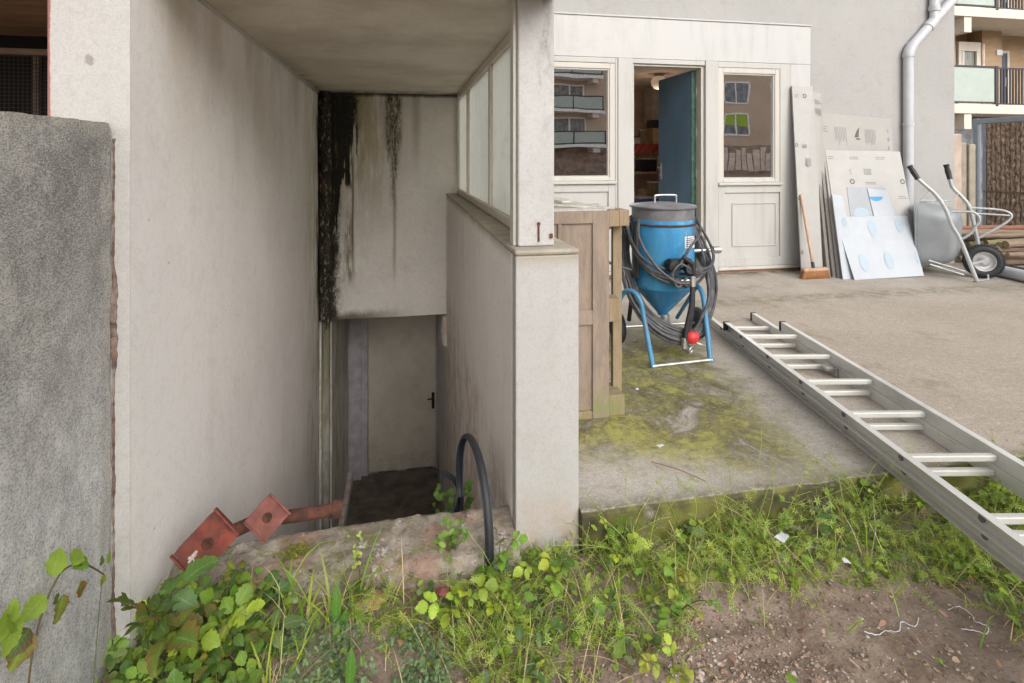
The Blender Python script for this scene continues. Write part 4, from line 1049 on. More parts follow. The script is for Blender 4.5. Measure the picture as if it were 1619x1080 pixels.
# ------------------------------------------------------------------ wheelbarrow tipped on its nose
WB = thing('wheelbarrow', (5.5, 4.5, 0), 'grey metal wheelbarrow standing on end with black grips beside the wall', 'wheelbarrow')
near = [(4.958, 4.623, .981), (5.003, 4.589, .92), (5.075, 4.535, .823), (5.135, 4.49, .691), (5.174, 4.461, .54), (5.225, 4.423, .404), (5.279, 4.382, .204), (5.328, 4.345, .012)]
far = [(5.58, 4.831, .969), (5.601, 4.815, .871), (5.656, 4.774, .787), (5.706, 4.737, .691), (5.731, 4.718, .563), (5.759, 4.697, .37), (5.768, 4.691, .286), (5.77, 4.69, .15)]
for pts, g0, g1 in ((near, (4.905, 4.663, 1.105), near[0]), (far, (5.555, 4.85, 1.114), far[0])):
    o = obj('handle_tube', MB().tube(bez(pts, 7), .0185, 14), 'wb_tube', WB, smooth=True)
    q0, q1 = Vector(g0), Vector(g1)
    obj('grip', MB().tube([q0, q0*.98+q1*.02, q0*.75+q1*.25, q0*.5+q1*.5, q0*.05+q1*.95, q1+(q1-q0)*.05], [.022, .028, .022, .027, .023, .026], 14), 'black', o, smooth=True)
wv = Vector((.848, .53, 0)); nv = Vector((.53, -.848, 0)); zv = Vector((0, 0, 1)); O = Vector((5.49, 4.66, 0))
def L3(a, n_, z): return O+wv*a+nv*n_+zv*z
def rrect(w0, w1, z0, z1, rad, n_, lean=0, k=5):
    o = []
    for cx, cz, s0 in ((w1-rad, z1-rad, 0), (w0+rad, z1-rad, 90), (w0+rad, z0+rad, 180), (w1-rad, z0+rad, 270)):
        for i in range(k+1):
            t = R(s0+90*i/k); a, z = cx+rad*math.cos(t), cz+rad*math.sin(t); o.append(L3(a, n_+lean*(z-.4), z))
    return o
# tray: rim loop away from us, floor loop towards us, outward facing shell with thickness
rings = [rrect(-.30, .27, .045, .715, .13, -.30, .0), rrect(-.295, .265, .05, .71, .13, -.28, .0), rrect(-.23, .215, .13, .655, .11, -.04, .05), rrect(-.20, .185, .17, .62, .10, -.005, .06), rrect(-.15, .135, .23, .57, .08, .008, .06)]
mb = MB(); nn_ = len(rings[0]); vs = [p for r_ in rings for p in r_]
fs = [(i*nn_+k, i*nn_+(k+1) % nn_, (i+1)*nn_+(k+1) % nn_, (i+1)*nn_+k) for i in range(len(rings)-1) for k in range(nn_)]+[tuple((len(rings)-1)*nn_+k for k in range(nn_))]
mb.raw(vs, fs); tray = obj('tray', mb, 'wb_steel', WB, smooth=True)
so = tray.modifiers.new('solid', 'SOLIDIFY'); so.thickness = .003
obj('rim_bead', MB().tube(rings[0], .009, 8, closed=True), 'wb_steel', tray, smooth=True)
mb = MB(); mb.tube(bez([(5.174, 4.461, .662), (5.29, 4.374, .668), (5.332, 4.342, .64), (5.345, 4.333, .585), (5.315, 4.355, .52), (5.29, 4.374, .46), (5.232, 4.417, .399)], 6), .0115, 10)
obj('stand', mb, 'wb_tube', WB, smooth=True)
mb = MB(); mb.tube(bez([(5.72, 4.72, .668), (5.861, 4.621, .662), (5.945, 4.558, .645), (5.98, 4.531, .595), (5.93, 4.567, .515), (5.80, 4.665, .39), (5.76, 4.695, .355)], 6), .0115, 10)
mb.tube([(5.745, 4.71, .612), (5.965, 4.54, .604)], .009, 8)
obj('stand', mb, 'wb_tube', WB, smooth=True)
mb = MB(); mb.tube([(5.035, 4.565, .865), (4.97, 4.60, .765)], .006, 8); mb.tube([(5.639, 4.787, .81), (5.21, 4.56, .73)], .006, 8)
mb.tube([(4.97, 4.60, .765), (5.16, 4.49, .765)], .007, 8)
obj('brace', mb, 'wb_tube', WB, smooth=True)
mb = MB(); mb.tube([(5.328, 4.345, .012), (5.43, 4.37, .012), (5.53, 4.40, .012), (5.55, 4.42, .05)], .008, 8)
mb.tube([(5.10, 4.62, .13), (5.36, 4.50, .04)], .008, 8); mb.tube([(5.13, 4.66, .16), (5.40, 4.52, .07)], .008, 8); mb.tube([(5.29, 4.37, .17), (5.585, 4.49, .168)], .014, 8)
obj('nose_frame', mb, 'wb_tube', WB, smooth=True)
wc = Vector((5.585, 4.49, .168)); ax = Vector((.6, .8, 0))
wh = obj('wheel', MB().ring(wc, ax, .122, .046, 48, 14, .85), 'rubber', WB, smooth=True)
mb = MB()
for k in range(44):
    t = 2*math.pi*k/44; e = ax.orthogonal().normalized(); f_ = ax.cross(e); d = e*math.cos(t)+f_*math.sin(t); tg = -e*math.sin(t)+f_*math.cos(t)
    for s_ in (-1, 1):
        p = wc+d*.158+ax*s_*.024; mb.quadbox([p+d*.006-tg*.006-ax*.012*1, p+d*.006+tg*.006-ax*.012, p+d*.004+tg*.006+ax*.012, p+d*.004-tg*.006+ax*.012], .012)
obj('tread', mb, 'rubber', wh)
mb = MB(); e = ax.orthogonal().normalized(); f_ = ax.cross(e); o = []
for r_, h in ((.012, -.05), (.028, -.05), (.032, -.03), (.055, -.008), (.075, -.012), (.088, -.035), (.094, -.037), (.094, .037), (.0, .03)):
    for k in range(36): t = 2*math.pi*k/36; o.append(wc+(e*math.cos(t)+f_*math.sin(t))*r_+ax*h)
mb.raw(o, [(i*36+k, i*36+(k+1) % 36, (i+1)*36+(k+1) % 36, (i+1)*36+k) for i in range(8) for k in range(36)]+[tuple(range(36))])
obj('rim', mb, 'rim_metal', wh, smooth=True)

# ------------------------------------------------------------------ right-hand yard: posts, gate, timber pile, pipes
tag(obj('concrete_post', MB().box(6.36, 6.53, 5.50, 5.62, 0, 1.47), 'concrete_pink', bevel=.015), 'taller pinkish concrete post beside the house corner', 'post')
tag(obj('concrete_post', MB().box(6.56, 6.72, 5.60, 5.70, 0, 1.37), 'concrete_tan', bevel=.012), 'shorter tan concrete post, left of the narrow mossy one', 'post')
tag(obj('concrete_post', MB().box(6.735, 6.83, 5.58, 5.68, 0, 1.35), 'concrete_tan', bevel=.012), 'narrow mossy concrete post right beside the gate frame', 'post')
G = thing('yard_gate', (8, 5.5, 0), 'tall gate of brown split cane in a pale blue-grey metal frame', 'gate')
mb = MB(); mb.box(7.97, 8.03, 6.49, 6.56, 0, 1.74); mb.box(7.975, 8.035, 6.38, 6.43, .05, 1.66); mb.box(7.97, 8.03, 3.6, 6.489, 1.665, 1.735); mb.box(7.975, 8.025, 3.6, 6.379, .02, .06)
obj('frame', mb, 'gate_metal', G, bevel=.006)
mb = MB(); rr = random.Random(4); y = 6.345
while y > 3.7:
    pts = []; rad = []
    for k in range(34):
        z = .07+1.585*k/33; pts.append((8.0+rr.uniform(-.008, .008), y+rr.uniform(-.006, .006), z)); rad.append(.034+rr.uniform(-.007, .007))
    mb.tube(pts, rad, 8); y -= .062
obj('cane_infill', mb, 'ribs', G)
obj('cross_rail', MB().box(7.955, 7.968, 3.6, 6.40, .715, .735), 'log_wood', G)
def tube_log(name, a, b, r, mat, label, cat='log', group='timber heaped before the gate', seed=0):
    rr = random.Random(seed); a, b = Vector(a), Vector(b); n = 12; L_ = (b-a).length
    T = thing(name, tuple((a+b)/2), label, cat, group)
    pts = [a+(b-a)*k/n+Vector((0, rr.uniform(-1, 1), rr.uniform(-1, 1)))*r*.16 for k in range(n+1)]
    obj('bark', MB().tube(pts, [r*rr.uniform(.82, 1.1) for _ in pts], 9), mat, T)
    d = (b-a).normalized(); obj('cut_end', MB().tube([pts[0]-d*.003, pts[0]+d*.002], r*.8, 9), 'crate_pale', T)
    return T
rr = random.Random(21)
tube_log('timber_beam', (6.30, 5.35, .37), (7.9, 5.0, .40), .03, 'log_red', 'thin reddish timber lying on top of the wood pile', seed=1)
tube_log('timber_beam', (6.25, 5.0, .19), (7.4, 4.85, .20), .035, 'log_wood', 'pale brown plank in the middle of the wood pile', seed=2)
for i in range(15):
    x0 = rr.uniform(6.12, 6.4); x1 = rr.uniform(7.1, 7.8); y_ = rr.uniform(4.75, 5.5); z_ = .04+.30*(i/15)+rr.uniform(0, .02); r_ = rr.uniform(.022, .045)
    tube_log('log', (x0, y_, z_), (x1, y_+rr.uniform(-.25, .1), z_+rr.uniform(-.03, .04)), r_, 'log_wood' if i % 3 else 'crate_pale', 'grey-brown rough timber jumbled in the wood pile before the cane gate', seed=30+i)
T = thing('plastic_pipe', (5.8, 4.3, 0), 'pale grey plastic pipe lying on the ground right of the barrow wheel', 'pipe')
obj('barrel', MB().tube([(5.86, 4.80, .058), (5.72, 3.75, .058)], .056, 24, cap=False).tube([(5.86, 4.80, .058), (5.72, 3.75, .058)], .051, 24, cap=False), 'zinc', T, smooth=True)
T = thing('black_pipe', (6.0, 4.4, 0), 'black ribbed drain hose lying behind the pale plastic pipe', 'hose')
mb = MB(); pts = [Vector((6.02-.001*k, 4.95-.0165*k, .055)) for k in range(60)]
mb.tube(pts, [.042+.005*(k % 2) for k in range(60)], 14); obj('barrel', mb, 'rubber', T)

# ------------------------------------------------------------------ flats beyond the yard, and the block behind the camera seen in the panes
def flats(name, loc, label):
    return thing(name, loc, label, 'apartment building')
F = flats('apartment_building', (20, 16, 0), 'tan brick flats with white galleries, frosted railings and navy door, beyond the yard gate')
yf = 14.0
obj('wall', MB().box(10, 32, 16.0, 24, -.17, 14), 'tan_brick', F)
obj('wall', MB().box(10, 18.15, 15.5, 15.99, -.17, 14).box(19.22, 20.04, 15.5, 15.99, 2.8, 14), 'tan_brick', F)
obj('ground_floor', MB().box(10, 32, 15.2, 15.49, -.17, 2.53), 'dark_glass', F)
for z in (2.54, 5.50, 8.46):
    g_ = obj('gallery', MB().box(10, 32, yf, 15.99, z, z+.29), 'slab_white', F, bevel=.01)
    mb = MB()
    for x in (17.03,): mb.box(x-.27, x, yf+.05, 15.4, z-.47, z-.002)
    mb.box(16.0, 16.74, yf+.5, yf+.54, z-.47, z-.002)
    obj('bracket', mb, 'slab_white', g_)
    zb = z+.29
    mb = MB(); mb.box(12.5, 17.86, yf+.03, yf+.045, zb+.08, zb+1.12); pn = obj('frosted_panel', mb, 'frost', g_)
    mb = MB(); mb.box(12.4, 17.9, yf+.01, yf+.06, zb+1.12, zb+1.18); mb.box(12.4, 17.9, yf+.01, yf+.06, zb+.03, zb+.08); mb.box(17.87, 17.98, yf, yf+.08, zb-.05, zb+1.19)
    mb.box(15.1, 15.14, yf+.0, yf+.03, zb, zb+1.12)
    obj('railing_frame', mb, 'dark_metal', g_)
    mb = MB()
    for k in range(40): x = 18.12+.115*k; mb.box(x-.02, x+.02, yf+.02, yf+.05, zb+.0, zb+1.10)
    mb.box(17.99, 26, yf+.015, yf+.055, zb+1.101, zb+1.15); mb.box(17.99, 26, yf+.015, yf+.055, zb+.005, zb+.045)
    obj('railing', mb, 'dark_metal', g_)
    if zb < 8:
        fr = obj('window', MB().box(18.20, 18.32, 15.44, 15.6, zb, zb+2.25).box(19.02, 19.10, 15.44, 15.6, zb, zb+2.25).box(18.321, 19.019, 15.44, 15.6, zb+1.95, zb+2.25).box(18.321, 19.019, 15.44, 15.6, zb, zb+.5).box(18.33, 18.42, 15.43, 15.5, zb+.51, zb+1.94).box(18.92, 19.01, 15.43, 15.5, zb+.51, zb+1.94), 'slab_white', F)
        obj('pane', MB().box(18.33, 19.01, 15.51, 15.53, zb+.5, zb+1.95), 'curtain_glass', fr)
        obj('drain_pipe', MB().tube([(19.16, 15.42, zb), (19.16, 15.42, zb+2.2)], .05, 10), 'room_wall', F)
        d_ = obj('door', MB().box(20.12, 20.80, 15.93, 15.98, zb, zb+2.02), 'navy', F)
        o_ = []
        for k in range(24): t = 2*math.pi*k/24; o_.append((20.40+.16*math.cos(t), 15.925, zb+1.55+.24*math.sin(t)))
        obj('oval_pane', MB().raw(o_, [tuple(range(24))]), 'frost', d_)
        obj('handle', MB().box(20.73, 20.76, 15.90, 15.925, zb+.85, zb+1.2), 'chrome', d_)
        obj_split('door_frame', MB().box(20.05, 20.115, 15.9, 15.98, zb, zb+2.12).box(20.805, 20.9, 15.9, 15.98, zb, zb+2.12).box(20.116, 20.804, 15.9, 15.98, zb+2.03, zb+2.12), 'slab_white', F)
        obj('number_plate', MB().box(19.80, 20.03, 15.46, 15.49, zb+1.86, zb+2.04), 'paper', F)
Q = flats('apartment_building', (20, -35, 0), 'brown brick flats with corner balconies and green blinds, mirrored in the door-front windows')
yq = -33.0
obj('wall', MB().box(3, 46, -43, yq, -.17, 11.5), 'brown_brick', Q)
obj('ground_floor', MB().box(3, 46, yq, yq+.1, -.17, 2.3), 'brown_floor', Q)
mb = MB()
for i in range(40): x = 16.4+.55*i; mb.box(x, x+.45, yq+.101, yq+.16, .1, 1.9+.3*math.sin(i*2.1))
obj('plank_screen', mb, 'room_wall', Q)
for z in (2.0, 4.75, 7.5):
    b_ = obj('balcony', MB().box(6.5, 15.6, yq, yq+1.7, z, z+.26), 'refl_white', Q, bevel=.02)
    obj('bracket', MB().box(14.6, 15.1, yq, yq+1.55, z-.4, z-.002), 'slab_white', b_)
    mb = MB(); mb.box(10.4, 15.45, yq+1.6, yq+1.63, z+.4, z+1.25); mb.box(15.43, 15.46, yq+.1, yq+1.59, z+.4, z+1.25); obj('frosted_panel', mb, 'frost', b_)
    mb = MB(); mb.box(10.3, 15.5, yq+1.58, yq+1.66, z+1.26, z+1.33); mb.box(10.3, 15.5, yq+1.58, yq+1.66, z+.33, z+.39)
    for x in (10.35, 12.9, 15.47): mb.box(x-.04, x+.04, yq+1.59, yq+1.67, z+.26, z+1.3)
    mb.box(15.42, 15.5, yq, yq+1.6, z+1.26, z+1.33); obj('railing_frame', mb, 'dark_metal', b_)
def qwin(x0, x1, z0, z1, blind=None, n=2):
    fr = MB(); f = .13; ya, yb = yq-.02, yq+.08
    fr.box(x0, x1, ya, yb, z0, z0+f); fr.box(x0, x1, ya, yb, z1-f, z1); w = (x1-x0)/n
    for k in range(n+1): x = x0+w*k; fr.box(x-f/2, x+f/2, ya, yb, z0+f+.001, z1-f-.001)
    W_ = obj('window', fr, 'refl_white', Q)
    obj('pane', MB().box(x0, x1, yq, yq+.02, z0+.05, z1-.05), 'dark_glass', W_)
    if blind: obj('blind', MB().box(x0+.1, x1-.1, yq+.022, yq+.04, z0+(z1-z0)*.4, z1-f), 'green_blind', W_)
for z in (3.0, 5.75, 8.3):
    qwin(26.9, 29.3, z+.15, z+1.95, z == 3.0); qwin(31.4, 33.2, z+.3, z+2.0, None); qwin(35.5, 37.9, z+.15, z+1.95)
for z in (2.3, 5.05, 7.8): qwin(11.7, 14.4, z+.1, z+2.1); qwin(8.0, 10.4, z+.1, z+2.1)

# ------------------------------------------------------------------ inside the workshop, seen through the open door
T = thing('workshop_shelf', (3.6, 8.0, 0), 'dark shelf rack inside the workshop beyond the blue door', 'shelf rack')
mb = MB()
for x in (3.05, 4.2): mb.box(x-.02, x+.02, 7.6, 7.64, 0.02, 1.7); mb.box(x-.02, x+.02, 8.3, 8.34, 0.02, 1.7)
obj('upright', mb, 'dark_metal', T)
for z in (.45, .95, 1.35): obj('board', MB().box(3.03, 4.25, 7.58, 8.36, z, z+.03), 'cardboard', T)
def rbox(name, b, mat, label, cat, lid='cardboard'):
    x0, x1, y0_, y1, z0, z1 = b; T = thing(name, ((x0+x1)/2, (y0_+y1)/2, z0), label, cat)
    obj('body', MB().box(x0, x1, y0_, y1, z0, z1-.02), mat, T, bevel=.006); obj('lid', MB().box(x0-.006, x1+.006, y0_-.006, y1+.006, z1-.019, z1), lid, T, bevel=.004)
rbox('tall_carton', (3.60, 3.78, 7.65, 7.9, 1.39, 1.62), 'cardboard', 'upright brown carton on the top shelf in the workshop', 'box')
rbox('small_bottle_box', (3.42, 3.50, 7.7, 7.8, 1.382, 1.60), 'crate_pale', 'small yellowish box on the top shelf left of the upright carton', 'box')
rbox('wall_duct', (3.70, 3.84, 7.9, 8.2, 1.72, 2.28), 'room_white', 'pale boxed duct hanging under the workshop ceiling', 'duct', 'room_white')
rbox('black_speaker', (3.56, 3.76, 7.6, 7.8, 1.635, 1.74), 'black', 'black box lying on the upright carton in the workshop', 'box', 'black')
rbox('label_carton', (3.38, 3.60, 7.56, 7.8, .985, 1.18), 'black', 'black case with pale label on the middle workshop shelf', 'case', 'room_white')
rbox('pale_carton', (3.62, 3.76, 7.56, 7.8, .985, 1.25), 'room_white', 'off-white canister on the middle workshop shelf', 'canister', 'cardboard')
rbox('red_toolbox', (3.55, 3.78, 7.0, 7.3, .70, .82), 'red', 'red toolbox on the workbench in the workshop', 'toolbox', 'red')
rbox('blue_cabinet', (3.05, 3.45, 6.9, 7.3, .03, .66), 'room_blue', 'low blue metal cabinet just inside the workshop', 'cabinet', 'room_white')
rbox('shelf_carton', (3.42, 3.62, 7.62, 7.8, .482, .72), 'cardboard', 'brown carton on the lowest workshop shelf', 'box')
rbox('paint_can', (3.28, 3.38, 7.62, 7.74, 1.382, 1.50), 'room_white', 'short pale tin on the top workshop shelf', 'tin', 'dark_metal')
rbox('storage_box', (3.30, 3.46, 7.0, 7.2, .665, .86), 'crate_pale', 'pale box standing on the low blue cabinet', 'box', 'room_white')
mb = MB(); n_ = 26; vs = []
for i in range(n_+1):
    for j in range(8):
        x = 3.25+.62*i/n_; t = j/7; vs.append((x, 7.56-.012*math.sin(i*1.3+j)-.02*t, 1.39-.14*t-.02*math.sin(i*.5)*t))
mb.raw(vs, [(i*8+j, (i+1)*8+j, (i+1)*8+j+1, i*8+j+1) for i in range(n_) for j in range(7)])
tag(obj('red_cloth', mb, 'room_red', smooth=True), 'dark red cloth hanging over the top workshop shelf edge', 'cloth')

T = thing('globe_lamp', (3.32, 6.9, 2.24), 'round pale globe lamp on the ceiling inside the workshop', 'lamp')
M['globe'] = N('opal_globe_added_glow').done((.9, .8, .65), .4, Emission_Color=(1, .78, .55, 1), Emission_Strength=.12)  # weak glow added to the globe
obj('globe', MB().lathe((3.32, 6.9, 2.19), [(.001, -.10), (.06, -.085), (.098, -.03), (.10, .02), (.08, .06), (.05, .08)], 24), 'globe', T, smooth=True)
obj('ceiling_rose', MB().lathe((3.32, 6.9, 2.19), [(.06, .075), (.065, .108), (.001, .109)], 24), 'room_white', T, smooth=True)
ld = bpy.data.lights.new('room_fill_light', 'POINT'); ld.energy = 1.6; ld.color = (1, .80, .62); ld.shadow_soft_size = .11  # added fill light below the globe, brightens the dark workshop
lo = bpy.data.objects.new('room_fill_light', ld); COL.objects.link(lo); lo.location = (0, 0, -.24); lo.parent = T

# ------------------------------------------------------------------ foliage
def leaf_mat(name, transl=.35, rough=.5, veins=True):
    n = N(name); at_ = n.t.nodes.new('ShaderNodeAttribute'); at_.attribute_name = 'tint'
    uv = n.t.nodes.new('ShaderNodeAttribute'); uv.attribute_name = 'luv'
    sx = n.t.nodes.new('ShaderNodeSeparateXYZ'); n.put(sx.inputs[0], uv.outputs['Vector'])
    au = n.op('ABSOLUTE', sx.outputs[0]); c = at_.outputs['Color']
    g = n.noise(35, 4, .7)
    if veins:
        mid = n.sm(au, .09, .02); side = n.band(n.op('FRACT', n.mul(n.sub(sx.outputs[1], n.mul(au, .22)), 7)), .5, .07, .05)
        c = n.mix(n.mx(n.mul(mid, .5), n.mul(side, .30)), c, n.mix(.55, c, (.55, .65, .30)))
        h = n.mx(mid, side); n.bump(h, .35, .0015)
    c = n.mix(n.mul(n.sm(g, .45, .7), .35), c, n.mix(.5, c, (.02, .05, .01)))
    n.put(n.b.inputs['Base Color'], c); n.b.inputs['Roughness'].default_value = rough
    tr = n.t.nodes.new('ShaderNodeBsdfTranslucent'); n.put(tr.inputs['Color'], n.mix(.35, c, (.45, .6, .03)))
    m = n.t.nodes.new('ShaderNodeMixShader'); m.inputs[0].default_value = transl
    n.t.links.new(n.b.outputs[0], m.inputs[1]); n.t.links.new(tr.outputs[0], m.inputs[2]); n.t.links.new(m.outputs[0], n.out.inputs[0])
    return n.m
M['leaf'] = leaf_mat('green_leaf'); M['blade'] = leaf_mat('grass_blade', .3, .45, False); M['straw'] = leaf_mat('dry_straw', .15, .8, False)
class Fol:
    def __init__(s, seed): s.v = []; s.f = []; s.t = []; s.u = []; s.r = random.Random(seed)
    def vary(s, c, a=.25):
        k = 1+s.r.uniform(-a, a); j = s.r.uniform(-.12, .12); return (c[0]*k*(1+j), c[1]*k, c[2]*k*(1-j))
    def leaf(s, b, d, up, L, Wd, tint, fold=.3, droop=.35, serr=.10, n=7, shape=.85, edge=None):
        b = Vector(b); d = Vector(d).normalized(); up = Vector(up); sd_ = d.cross(up)
        if sd_.length < 1e-4: sd_ = d.orthogonal()
        sd_.normalize(); nr = sd_.cross(d); o = len(s.v); p = b.copy(); step = L/(n-1)
        wav = s.r.uniform(0, 6)
        for i in range(n):
            t = i/(n-1); a = droop*t; dd = d*math.cos(a)-nr*math.sin(a); nn_ = nr*math.cos(a)+d*math.sin(a)
            if i: p = p+dd*step
            wdt = Wd*.5*max(.0, math.sin(math.pi*min(1, t**shape)))**.8
            if i == 0 or i == n-1: wdt = Wd*.012
            k = 1+(serr if i % 2 else -serr); wv_ = .06*Wd*math.sin(wav+t*9)
            s.v += [p-sd_*wdt*k+nn_*(fold*wdt+wv_), p, p+sd_*wdt*k+nn_*(fold*wdt-wv_)]
            ec = edge if edge else tint
            s.t += [ec, tint, ec]; s.u += [(-1, t, 0), (0, t, 0), (1, t, 0)]
        for i in range(n-1):
            q = o+3*i; s.f += [(q, q+1, q+4, q+3), (q+1, q+2, q+5, q+4)]
    def blade(s, b, d, L, w_, tint, bend=.8, n=6, tip=None):
        b = Vector(b); d = Vector(d).normalized(); h = Vector((d.x, d.y, 0))
        if h.length < 1e-3: h = Vector((s.r.uniform(-1, 1), s.r.uniform(-1, 1), 0))
        h.normalize(); sd_ = h.cross(Vector((0, 0, 1))); o = len(s.v); p = b.copy(); el = math.asin(max(-1, min(1, d.z)))
        for i in range(n):
            t = i/(n-1); a = el-bend*t*t
            if i: p = p+(h*math.cos(a)+Vector((0, 0, 1))*math.sin(a))*L/(n-1)
            ww = w_*.5*(1-t**2.2)+.0002; c = tint if not tip else tuple(x*(1-t)+y*t for x, y in zip(tint, tip))
            s.v += [p-sd_*ww, p+sd_*ww]; s.t += [c, c]; s.u += [(-1, t, 0), (1, t, 0)]
        for i in range(n-1): q = o+2*i; s.f.append((q, q+1, q+3, q+2))
        return p
    def stem(s, pts, r, tint, n=5):
        m = MB(); m.tube(pts, r, n, cap=False); o = len(s.v); s.v += m.v; s.f += [tuple(i+o for i in f) for f in m.f]
        s.t += [tint]*len(m.v); s.u += [(.5, .3, 0)]*len(m.v)
    def compound(s, b, d, L, tint, k=3, edge=None, wr=.78, serr=.14):
        """bramble leaf: palmate leaflets at the end of a petiole"""
        b = Vector(b); d = Vector(d).normalized(); r = s.r
        up = Vector((r.uniform(-.35, .35), r.uniform(-.8, -.1), 1)).normalized(); sd_ = d.cross(up).normalized(); up = sd_.cross(d)
        pe = b+d*L*.5; s.stem([b, b+d*L*.25+up*L*.04, pe], .0011, (tint[0]*.9, tint[1]*.7, tint[2]))
        for j in range(k):
            a = 0 if j == 0 else (1 if j % 2 else -1)*(1.25 if j < 3 else 2.2); q = 1 if j == 0 else (.82 if j < 3 else .62)
            dd = (d*math.cos(a)+sd_*math.sin(a)+up*r.uniform(-.3, .25)).normalized()
            off = pe if j else pe+d*L*.28
            s.leaf(off+dd*L*.06, dd, (up+sd_*r.uniform(-.3, .3)).normalized(), L*q, L*q*wr*r.uniform(.85, 1.1), s.vary(tint, .22), r.uniform(.1, .4), r.uniform(.1, .9), serr, 11, r.uniform(.82, 1.0), edge)
    def whorl(s, p, d, L, tint, k=7):
        d = Vector(d).normalized(); a = d.orthogonal().normalized(); b = d.cross(a); q0 = s.r.uniform(0, 6)
        for j in range(k):
            t = q0+2*math.pi*j/k; dd = a*math.cos(t)+b*math.sin(t)+d*.35; s.leaf(p, dd, d, L*s.r.uniform(.8, 1.15), L*.24, tint, .1, .3, 0, 3, 1.0)
    def build(s, name, mat, parent=None):
        me = bpy.data.meshes.new(name); off = wpos(parent) if parent else Vector((0, 0, 0))
        me.from_pydata([Vector(p)-off for p in s.v], [], s.f); me.materials.append(M[mat])
        ca = me.color_attributes.new('tint', 'FLOAT_COLOR', 'POINT'); ca.data.foreach_set('color', [x for c in s.t for x in (*c, 1)])
        ua = me.attributes.new('luv', 'FLOAT_VECTOR', 'POINT'); ua.data.foreach_set('vector', [x for c in s.u for x in c])
        me.polygons.foreach_set('use_smooth', [True]*len(me.polygons))
        o = bpy.data.objects.new(name, me); COL.objects.link(o)
        if parent: o.parent = parent
        return o
G_BRIGHT = (.38, .49, .045); G_MID = (.21, .345, .042); G_DARK = (.075, .15, .03); G_MUG = (.17, .26, .125); G_CLEAV = (.40, .50, .10); STRAW = (.58, .46, .27); G_YEL = (.40, .42, .05); RUSTY = (.20, .075, .03)
def bare(x, y):
    e = .80+.12*mnoise.noise(Vector((y*6, 3, 1)))
    lim = 1.555-.06*smooth01(x, 1.0, 1.4)+.035*mnoise.noise(Vector((x*7, 1, 5)))
    right = 1.70+.05*mnoise.noise(Vector((0, y*8, 5)))+.05*(1.5-y)
    return x > e-(1.5-y)*1.25 and y < lim and x < right
def near_edge(x, y): return min(1, max(0, (x+.72)/.1))
def ok(x, y):
    if x < -.73 or x > 3.1 or y < .9: return False
    if x < .36: return y < 1.72
    if x < .585: return y < 1.785
    return y < 1.765
rr = random.Random(99)
fol = {k: Fol(i+1) for i, k in enumerate(('grass', 'cleavers', 'weeds', 'mugwort', 'straw', 'bramble'))}
def P3(x, y, dz=0): return Vector((x, y, gz(x, y)+dz))
def rdir(r, el0, el1, toward=None, sp=math.pi):
    a = r.uniform(-math.pi, math.pi) if toward is None else toward+r.uniform(-sp, sp); e = r.uniform(el0, el1)
    return Vector((math.cos(a)*math.cos(e), math.sin(a)*math.cos(e), math.sin(e)))
cnt = 0
